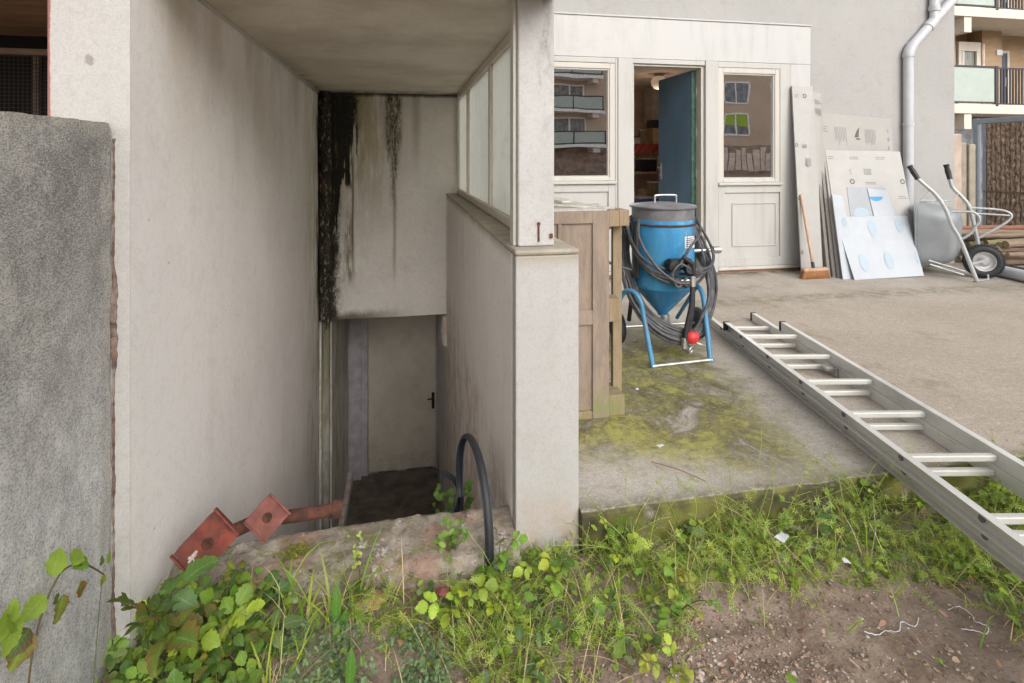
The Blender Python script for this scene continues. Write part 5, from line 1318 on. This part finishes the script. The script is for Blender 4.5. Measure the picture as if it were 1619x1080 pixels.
while cnt < 10500:
    x = rr.uniform(-.73, 2.9); y = 1.79-.62*rr.random()**1.25
    if not ok(x, y): continue
    cnt += 1
    b_ = bare(x, y)
    if b_ and rr.random() > .025: continue
    grav = .35 < x < .95 and y < 1.42
    if grav and rr.random() > .30: continue
    gp = mnoise.noise(Vector((x*6, y*9, 4)))
    if gp < -.12 and rr.random() < .72 and x > -.35: continue
    p = P3(x, y); edge = smooth01(y, 1.62, 1.75)*(x > .58)
    hgt = ((.75+1.0*edge) if x > .36 else .8)*(1+.7*mnoise.noise(Vector((x*4, y*5, 8))))
    u = rr.random()
    if x < -.35:      # bramble thicket on the left
        if u < .16: fol['bramble'].compound(p+Vector((0, 0, rr.uniform(.01, .10)*min(1, near_edge(x, y)+.3))), rdir(rr, -.2, .9), rr.uniform(.024, .058), fol['bramble'].vary(rr.choice((G_MID, G_MID, G_DARK, G_BRIGHT, (.16, .22, .06)))), rr.choice((3, 3, 5)), rr.choice((None,)*8+((.22, .12, .04),)), wr=rr.uniform(.62, .85))
        elif u < .40: fol['straw'].blade(p, rdir(rr, -.1, .8), rr.uniform(.04, .12), .0018, fol['straw'].vary(rr.choice((STRAW, (.22, .14, .09)))), .8)
        elif u < .6: fol['grass'].blade(p, rdir(rr, .6, 1.4), rr.uniform(.06, .15), .004, fol['grass'].vary(G_MID), rr.uniform(.6, 1.8))
        elif u < .7: fol['straw'].blade(p, rdir(rr, .1, 1.2), rr.uniform(.05, .14), .002, fol['straw'].vary(STRAW), .8)
        else: fol['weeds'].leaf(p+Vector((0, 0, rr.uniform(0, .04))), rdir(rr, -.1, .7), (0, -.3, 1), rr.uniform(.015, .035), rr.uniform(.012, .024), fol['weeds'].vary(G_DARK), .2, .4)
    elif x < .12 and y < 1.62-.08*smooth01(x, -.35, .12) and u < .8 and x > -.30:   # mugwort-like mat
        for _ in range(5):
            q = p+Vector((rr.uniform(-.02, .02), rr.uniform(-.02, .02), rr.uniform(0, .055)))
            fol['mugwort'].leaf(q, rdir(rr, 0, 1.1), (0, -.3, 1), rr.uniform(.010, .020), rr.uniform(.005, .009), fol['mugwort'].vary(G_MUG, .35), .2, .5, .3, 6)
    elif x < -.12 and u < .75:   # long grass tuft
        t_ = rr.random()
        if t_ < .62: fol['grass'].blade(p, rdir(rr, .5, 1.45), rr.uniform(.08, .24), rr.uniform(.004, .009), fol['grass'].vary(rr.choice((G_MID, G_BRIGHT, G_CLEAV))), rr.uniform(.6, 2.0))
        else: fol['straw'].blade(p, rdir(rr, .2, 1.4), rr.uniform(.06, .18), .0022, fol['straw'].vary(STRAW), rr.uniform(.3, 1.6))
    else:
        if u < .36:      # cleavers: trailing stems with whorls
            d = rdir(rr, .1, 1.2); L_ = rr.uniform(.06, .20)*hgt; q = p.copy(); pts = [q.copy()]; t_ = fol['cleavers'].vary(G_CLEAV)
            for k in range(6):
                q = q+d*L_/6; d = (d+Vector((rr.uniform(-.2, .2), rr.uniform(-.2, .2), -.13))).normalized(); pts.append(q.copy())
                if k > 0: fol['cleavers'].whorl(q, d, rr.uniform(.008, .015), t_, 6)
            fol['cleavers'].stem(pts, .0009, t_, 4)
        elif u < .66: fol['grass'].blade(p, rdir(rr, .2, 1.4), rr.uniform(.05, .19)*hgt, rr.uniform(.0016, .0038), fol['grass'].vary(rr.choice((G_MID, G_BRIGHT, G_CLEAV, G_CLEAV))), rr.uniform(.4, 1.9))
        elif u < .83:
            for _ in range(2):
                q = p+Vector((rr.uniform(-.02, .02), rr.uniform(-.02, .02), rr.uniform(0, .06)*hgt))
                fol['weeds'].leaf(q, rdir(rr, 0, .9), (0, -.3, 1), *(lambda q: (q, q*rr.uniform(.4, .8)))(rr.uniform(.010, .026)+.03*rr.random()**4), fol['weeds'].vary(rr.choice((G_MID, G_BRIGHT, G_MID, G_DARK, (.22, .30, .13)))), .25, .4, .22)
        else: fol['straw'].blade(p, rdir(rr, 0, 1.3), rr.uniform(.05, .19), .0020, fol['straw'].vary(STRAW), .6)
for k, m_ in (('grass', 'blade'), ('cleavers', 'leaf'), ('weeds', 'leaf'), ('mugwort', 'leaf'), ('straw', 'straw'), ('bramble', 'leaf')):
    nm = {'grass': 'grass', 'cleavers': 'cleavers_cover', 'weeds': 'ground_cover', 'mugwort': 'mugwort_cover', 'straw': 'dry_grass', 'bramble': 'bramble_cover'}[k]
    lab = {'grass': 'green grass blades growing through the weeds', 'cleavers': 'pale green trailing cleavers along the slab edge', 'weeds': 'small leafy weeds covering the soil', 'mugwort': 'grey-green feathery ground cover before the kerb', 'straw': 'dry straw and dead grass among the weeds', 'bramble': 'dark bramble leaves carpeting the left corner'}[k]
    o = fol[k].build(nm, m_); o['kind'] = 'stuff'; tag(o, lab, 'ground cover')

dl = Fol(77)
for i in range(330):
    x = dl.r.uniform(-.7, 2.3); y = dl.r.uniform(1.1, 1.76)
    if not ok(x, y): continue
    dl.leaf(P3(x, y, dl.r.uniform(.002, .03)), rdir(dl.r, -.2, .4), (dl.r.uniform(-.5, .5), dl.r.uniform(-.5, .5), 1), dl.r.uniform(.010, .032), dl.r.uniform(.008, .018), dl.vary(dl.r.choice(((.30, .17, .10), (.42, .30, .20), (.20, .11, .08), (.36, .22, .18)))), dl.r.uniform(.1, .6), dl.r.uniform(-.6, 1.2), .1)
o = dl.build('dead_leaves', 'straw'); o['kind'] = 'stuff'; tag(o, 'brown dead leaves fallen among weeds and on soil', 'leaf litter')
# single plants one can point at
def plant(name, label, cat, base, build, group=None):
    T = thing(name, base, label, cat, group); st, lf = Fol(hash_(label)), Fol(hash_(label)+1)
    build(st, lf)
    if st.v: st.build('stem', 'blade', T)
    if lf.v: lf.build('leaves', 'leaf', T)
    return T
def hash_(t): return sum(ord(c)*(i+1) for i, c in enumerate(t)) % 9973
def arch(st, lf):
    p = bez([(-.685, 1.235, -.17), (-.70, 1.21, .12), (-.70, 1.235, .26), (-.695, 1.30, .325), (-.69, 1.38, .285), (-.69, 1.46, .205)], 6)
    st.stem(p, .0018, (.16, .12, .05), 6)
    st.stem(bez([(-.66, 1.33, -.15), (-.68, 1.40, .05), (-.69, 1.45, .20)], 6), .001, (.13, .16, .05), 5)
    sp = [(( -.70, 1.215, .28), (-.1, -.5, -.6), .060, G_MID, RUSTY), ((-.70, 1.215, .285), (-.1, -.8, -.25), .05, G_DARK, (.12, .03, .02)), ((-.695, 1.27, .34), (.0, .4, .35), .055, (.25, .37, .04), None), ((-.695, 1.25, .32), (-.1, -.9, -.1), .055, (.25, .37, .04), None),
          ((-.69, 1.33, .32), (0, .7, .2), .045, (.25, .37, .04), None), ((-.69, 1.39, .29), (0, -.3, .1), .042, (.16, .30, .03), None)]
    for q, d, L_, t_, e in sp: lf.leaf(q, d, (.8, -.5, .6), L_, L_*.72, t_, .25, .4, .12, 9, .8, e)
    for q, d, L_, t_, e in (((-.695, 1.31, .275), (.0, -.35, -1), .052, G_MID, RUSTY), ((-.69, 1.365, .26), (0, .1, -1), .040, (.12, .13, .03), (.34, .09, .02)), ((-.695, 1.275, .285), (0, .8, -.1), .03, G_DARK, None), ((-.69, 1.45, .21), (0, .3, -1), .034, G_MID, G_YEL), ((-.69, 1.47, .225), (0, .5, .2), .03, G_MID, None), ((-.69, 1.44, .24), (0, .6, .3), .026, G_DARK, None)):
        lf.leaf(q, d, (1, -.3, .1), L_, L_*.62, t_, .2, .3, .14, 9, .8, e)
    for q in range(5): lf.leaf((-.70, 1.13+.012*q, .33+.012*(q % 3)), (.1, .3-.2*q, .6-.3*q), (1, -.4, .2), .045, .035, (.25, .37, .04), .2, .3, .12, 9)
plant('bramble_shoot', 'bramble shoot arching before the rough grey wall, leaves browning at the rims', 'bramble', (-.685, 1.235, -.17), arch)
def bushy(base, n, rad, hgt, L, tints, k=(3, 5), lean=(0, -.2), wr=.75, edge=None):
    def f(st, lf):
        r = lf.r; b = Vector(base)
        for i in range(int(n*.72)):
            a = r.uniform(0, 6.28); e = b+Vector((math.cos(a)*rad*r.random()+lean[0]*rad, math.sin(a)*rad*.7*r.random()+lean[1]*rad, hgt*r.uniform(.35, 1)))
            m_ = (b+e)/2+Vector((0, 0, hgt*.15)); st.stem(bez([b, m_, e], 4), .0013, (.14, .17, .05), 5)
            d = (e-m_).normalized(); d = Vector((d.x+r.uniform(-.4, .4), d.y-.3, d.z*.3)).normalized()
            lf.compound(e-d*L*.3, d, L*r.uniform(.55, 1.3), lf.vary(r.choice(tints), .25), r.choice(k), edge or (None if r.random() < .88 else (.24, .13, .04)), wr)
    return f
for lab, base, n, rad, h, L, ti in (
    ('bramble with the largest round dark leaves, nearest the left wall foot', (-.60, 1.50, -.13), 12, .14, .24, .078, (G_MID, G_MID, G_DARK, (.12, .26, .05))),
    ('bramble clump of mid green leaves below the red prop plate', (-.47, 1.56, -.13), 14, .13, .14, .050, (G_MID, G_DARK, G_BRIGHT)),
    ('bright green fern-lobed plant against the stair wall under the red plate', (-.50, 1.66, -.13), 12, .09, .13, .036, (G_BRIGHT, (.17, .34, .03))),
    ('bramble low in the bottom left corner, leaves spotted dark', (-.52, 1.38, -.14), 14, .17, .12, .060, (G_MID, G_DARK, (.12, .25, .04))),
    ('lime green bramble sprig before the tyre foot', (.155, 1.56, -.12), 9, .08, .10, .042, (G_BRIGHT, (.30, .44, .05))),
    ('lobed light green plant in front of the white pier', (.46, 1.68, -.13), 12, .10, .10, .036, (G_BRIGHT, (.17, .32, .04))),
    ('soft green seedling clump left of the pier base', (.30, 1.60, -.13), 10, .09, .07, .034, (G_BRIGHT, G_MID)),
    ('small leafy tuft at the tyre foot beside the pier corner', (.285, 1.70, -.12), 9, .05, .12, .034, (G_MID, (.18, .34, .04))),
    ('nettle-like green plant where slab meets pier', (.66, 1.70, -.12), 12, .09, .13, .030, (G_MID, G_BRIGHT)),
    ('yellowing bramble trailing down over the gravel', (.79, 1.50, -.14), 14, .10, .10, .034, (G_YEL, (.24, .30, .04), G_MID)),
    ('lowest lime bramble at the bottom edge among the gravel', (.68, 1.33, -.15), 9, .09, .07, .034, (G_YEL, G_BRIGHT)),
    ('bright weed filling the gap under the ladder rail', (1.84, 1.72, -.12), 16, .10, .13, .030, (G_BRIGHT, (.17, .36, .03))),
    ('dark green leafy weed at the middle of the slab edge', (1.32, 1.70, -.13), 12, .11, .09, .026, (G_MID, G_DARK)),
    ('green weed to the right of the ladder near the frame edge', (2.2, 1.66, -.12), 16, .14, .13, .028, (G_BRIGHT, G_MID))):
    plant('bramble' if 'bramble' in lab else 'leafy_weed', lab, 'bramble' if 'bramble' in lab else 'weed', base, bushy(base, n, rad, h, L, ti))
def roundish(base, n, rx, rz, L, tint):
    def f(st, lf):
        r = lf.r; b = Vector(base)
        for i in range(n):
            e = b+Vector((r.uniform(-rx, rx), r.uniform(-.05, .05), r.uniform(0, rz))); st.stem([b, (b+e)/2+Vector((0, -.01, .01)), e], .0009, (.12, .15, .04), 4)
            lf.leaf(e, rdir(r, -.5, .8, -1.57, 1.6), (0, -.8, .6), L*r.uniform(.6, 1.2), L*r.uniform(.5, .9), lf.vary(tint), .15, .4, .12, 8)
    return f
plant('leafy_weed', 'dark round-leaved plant growing down in the stairwell behind the small tyre', 'weed', (.20, 2.35, -.45), roundish((.20, 2.35, -.42), 70, .085, .24, .032, (.10, .23, .03)))
plant('leafy_weed', 'soft lobed plant rooted on top of the kerb wall', 'weed', (.15, 1.80, -.07), roundish((.15, 1.78, -.09), 34, .04, .10, .026, (.17, .30, .05)))
plant('leafy_weed', 'tiny green sprig on the kerb beside the pinkish plate', 'weed', (-.40, 1.80, -.07), roundish((-.42, 1.76, -.085), 12, .03, .035, .022, (.18, .36, .04)))
def seedling(st, lf):
    p = bez([(-.135, 1.655, -.14), (-.125, 1.645, -.02), (-.135, 1.63, .06)], 5); st.stem(p, .0013, (.22, .06, .03), 6)
    for i in range(26):
        z = .0+.10*lf.r.random(); lf.leaf((-.133+lf.r.uniform(-.022, .022), 1.63+lf.r.uniform(-.02, .02), z+.01), rdir(lf.r, -.2, .8), (0, -.6, .8), .014, .008, lf.vary(G_CLEAV), .2, .3, .1, 5)
plant('seedling', 'thin red-stemmed seedling standing before the kerb wall', 'seedling', (-.135, 1.655, -.15), seedling)
def dock(st, lf):
    for x, y, h, tl in ((-.187, 1.60, .13, .05), (-.17, 1.60, .06, .2), (-.135, 1.42, .10, .1)):
        lf.leaf((x, y, -.13), (tl, -.05, 1), (.3, -1, .1), h, .026, (.09, .24, .03), .35, .3, .02, 12, 1.0)
plant('dock_leaf', 'upright broad dark green blade leaves amid the long grass', 'plant', (-.187, 1.60, -.14), dock)
def stalks(st, lf):
    for b, e, c in (((1.06, 1.72, -.12), (.99, 1.80, .13), STRAW), ((.93, 1.70, -.1), (.935, 1.72, .10), G_CLEAV), ((1.20, 1.70, -.1), (1.27, 1.76, .12), G_CLEAV), ((1.25, 1.5, -.12), (1.03, 1.72, .02), STRAW), ((.70, 1.6, -.1), (.60, 1.66, .06), G_CLEAV), ((1.6, 1.7, -.1), (1.52, 1.78, .09), G_CLEAV)):
        b, e = Vector(b), Vector(e); st.stem(bez([b, (b+e)/2+Vector((.02, -.01, .02)), e], 5), .0011, c, 5)
        if c == G_CLEAV:
            for k in range(4): lf.whorl(b+(e-b)*(.4+.2*k)+Vector((.01, 0, .01)), e-b, .016, lf.vary(G_CLEAV), 6)
plant('tall_stalks', 'thin stalks rising in front of the concrete slab edge', 'weed', (1.1, 1.7, -.14), stalks)
fl = Fol(5)
for i in range(700):
    a, b_ = fl.r.gauss(0, .45), fl.r.gauss(0, .5); x = -.335+a*.055; y = 1.83+b_*.035; z = -.047+.5*(y-1.83)*0-.03*smooth01(-x, .35, .7)
    fl.leaf((x, y, z+fl.r.uniform(-.004, .010)), rdir(fl.r, .1, 1.3), (0, 0, 1), .006, .004, fl.vary(fl.r.choice(((.30, .30, .03), (.16, .20, .03), (.38, .34, .08)))), .2, .3, 0, 3)
for i in range(1500):
    x = fl.r.uniform(-.65, .34); y = fl.r.uniform(1.69, 1.76); 
    if mnoise.noise(Vector((x*6, 0, 2))) < .05: continue
    fl.leaf((x, y-.015, -.17+(y-1.69)*1.3+fl.r.uniform(0, .01)), rdir(fl.r, .1, 1.2, -1.57, 1.5), (0, -1, .5), .008, .005, fl.vary(fl.r.choice(((.30, .30, .05), (.16, .22, .03)))), .2, .3, 0, 3)
o = fl.build('moss', 'leaf'); o['kind'] = 'stuff'; tag(o, 'yellow-green moss and stonecrop on the kerb wall', 'moss')

# ------------------------------------------------------------------ stones, chips and litter
def stone(mb, p, s, r):
    q = [Vector((a, b, c)) for a, b, c in ((1, 0, 0), (-1, 0, 0), (0, 1, 0), (0, -1, 0), (0, 0, 1), (0, 0, -1), (.7, .7, .4), (-.7, .6, .4), (.6, -.7, .4), (-.6, -.7, .4))]
    sc = Vector((s*r.uniform(.7, 1.4), s*r.uniform(.7, 1.2), s*r.uniform(.35, .8))); m = Matrix.Rotation(r.uniform(0, 6.28), 3, 'Z')
    v = [p+m@Vector((a.x*sc.x*r.uniform(.8, 1.1), a.y*sc.y*r.uniform(.8, 1.1), a.z*sc.z)) for a in q]
    mb.raw(v, [(0, 6, 4), (6, 2, 4), (2, 7, 4), (7, 1, 4), (1, 9, 4), (9, 3, 4), (3, 8, 4), (8, 0, 4), (0, 2, 6), (2, 1, 7), (1, 3, 9), (3, 0, 8), (0, 5, 2), (2, 5, 1), (1, 5, 3), (3, 5, 0)])
def pebble_mat():
    n = N('mixed_pebbles'); c = n.voro(90, out='Color'); sx = n.t.nodes.new('ShaderNodeSeparateColor'); n.put(sx.inputs[0], c)
    r = n.t.nodes.new('ShaderNodeValToRGB'); n.put(r.inputs[0], sx.outputs[0]); e = r.color_ramp.elements
    e[0].color = (.10, .08, .07, 1); e[1].color = (.46, .42, .36, 1); e[1].position = .9
    for p, cc in ((.3, (.26, .17, .12, 1)), (.55, (.36, .28, .21, 1)), (.72, (.34, .20, .13, 1))): k = e.new(p); k.color = cc
    return n.done(r.outputs[0], .85)
M['pebble'] = pebble_mat()
rr = random.Random(12); mb = MB(); k = 0
while k < 2600:
    x = rr.uniform(.15, 1.75); y = rr.uniform(1.05, 1.6); dens = math.exp(-((x-.75)/.33)**2-((y-1.28)/.16)**2) + .10
    if rr.random() > dens or not ok(x, y): continue
    k += 1; stone(mb, P3(x, y, .001), rr.uniform(.0018, .0065)*(1 if rr.random() < .93 else 2), rr)
o = obj('gravel', mb, 'pebble'); o['kind'] = 'stuff'; tag(o, 'small mixed gravel and grit scattered on the soil', 'gravel')
mb = MB(); k = 0
while k < 420:
    x = rr.uniform(.3, 2.2); y = rr.uniform(1.05, 1.6)
    if not bare(x, y) and rr.random() > .3: continue
    k += 1; p = P3(x, y, .002); a = rr.uniform(0, 6.28); L_ = rr.uniform(.002, .012); d = Vector((math.cos(a), math.sin(a), rr.uniform(-.15, .25))); s_ = Vector((-d.y, d.x, 0))*L_*rr.uniform(.08, .3)
    mb.quadbox([p-d*L_-s_, p+d*L_*.7-s_, p+d*L_+s_, p-d*L_*.8+s_], .0012)
o = obj('wood_chips', mb, 'chip_wood'); o['kind'] = 'stuff'; tag(o, 'pale bark chips and twigs strewn on bare soil', 'chips')
mb = MB(); k = 0
while k < 260:
    x = rr.uniform(.62, 3.6); y = rr.uniform(1.85, 5.0); k += 1; stone(mb, Vector((x, y, .001)), rr.uniform(.001, .004), rr)
o = obj('grit', mb, 'pebble'); o['kind'] = 'stuff'; tag(o, 'fine grit scattered over the concrete slab', 'grit')
mb = MB(); stone(mb, Vector((-.092, 1.67, -.115)), .045, rr); tag(obj('brick_chunk', mb, 'red_brick', bevel=.004), 'weathered reddish brick chunk lying in the grass before the kerb', 'brick')
mb = MB(); stone(mb, Vector((.111, 1.66, -.11)), .03, rr); tag(obj('brick_chunk', mb, 'rust_pink', bevel=.004), 'smaller orange brick chunk near the lime bramble', 'brick')
def scrap(p, s, rz, label, mat='paper'):
    n = 5; vs = []; m = Matrix.Rotation(rz, 3, 'Z'); r = random.Random(int(p[0]*1000))
    for j in range(n+1):
        for i in range(n+1): vs.append(Vector(p)+m@Vector(((i/n-.5)*s*1.3, (j/n-.5)*s*(1-.3*i/n), s*.22*abs(mnoise.noise(Vector((i*.7+p[0]*9, j*.7, 2))))+.003)))
    o = obj('paper_scrap', MB().raw(vs, [(j*(n+1)+i, j*(n+1)+i+1, (j+1)*(n+1)+i+1, (j+1)*(n+1)+i) for j in range(n) for i in range(n)]), mat, smooth=True)
    tag(o, label, 'litter')
scrap((1.225, 1.635, -.075), .035, .5, 'crumpled bluish-white scrap in the weeds below the slab edge')
scrap((1.029, 2.121, .0), .022, .3, 'small white scrap on the slab between crate and slab edge')
scrap((1.165, 2.665, .0), .018, 1, 'tiny white scrap on the moss in front of the blue pot')
scrap((1.385, 1.545, -.11), .02, 1.3, 'pale scrap at the border of weeds and bare soil')
scrap((3.43, 3.57, .0), .03, .2, 'small brown leaf lying on the open concrete beyond the ladder', 'cardboard')
for pts, lab in (([(1.28, 1.36), (1.31, 1.345), (1.35, 1.36), (1.38, 1.345), (1.42, 1.375), (1.45, 1.36), (1.49, 1.385)], 'wavy white string on the bare soil, left of the curled one'), ([(1.60, 1.39), (1.645, 1.395), (1.65, 1.36), (1.63, 1.335), (1.645, 1.31), (1.62, 1.295), (1.60, 1.31), (1.57, 1.325)], 'curled white string at the right of the bare soil')):
    q = bez([P3(x, y, .004) for x, y in pts], 8)
    tag(obj('string', MB().tube([p+Vector((0, 0, .001*math.sin(i*1.7))) for i, p in enumerate(q)], .0011, 6), 'paper'), lab, 'string', 'strings on the soil')
mb = MB(); mb.tube(bez([(1.07, 1.84, .012), (1.0, 1.92, .02), (.93, 2.0, .012)], 5), .0018, 6); tag(obj('twig', mb, 'log_red'), 'thin reddish twig lying on the slab near its front edge', 'twig')
mb = MB(); mb.tube(bez([(.98, 2.36, .01), (1.02, 2.40, .03), (1.05, 2.47, .012)], 5), .002, 6); mb.tube(bez([(.93, 2.33, .01), (1.0, 2.345, .015), (1.06, 2.35, .01)], 5), .0015, 6); tag(obj('twig', mb, 'log_wood'), 'dry twigs at the foot of the crate', 'twig')
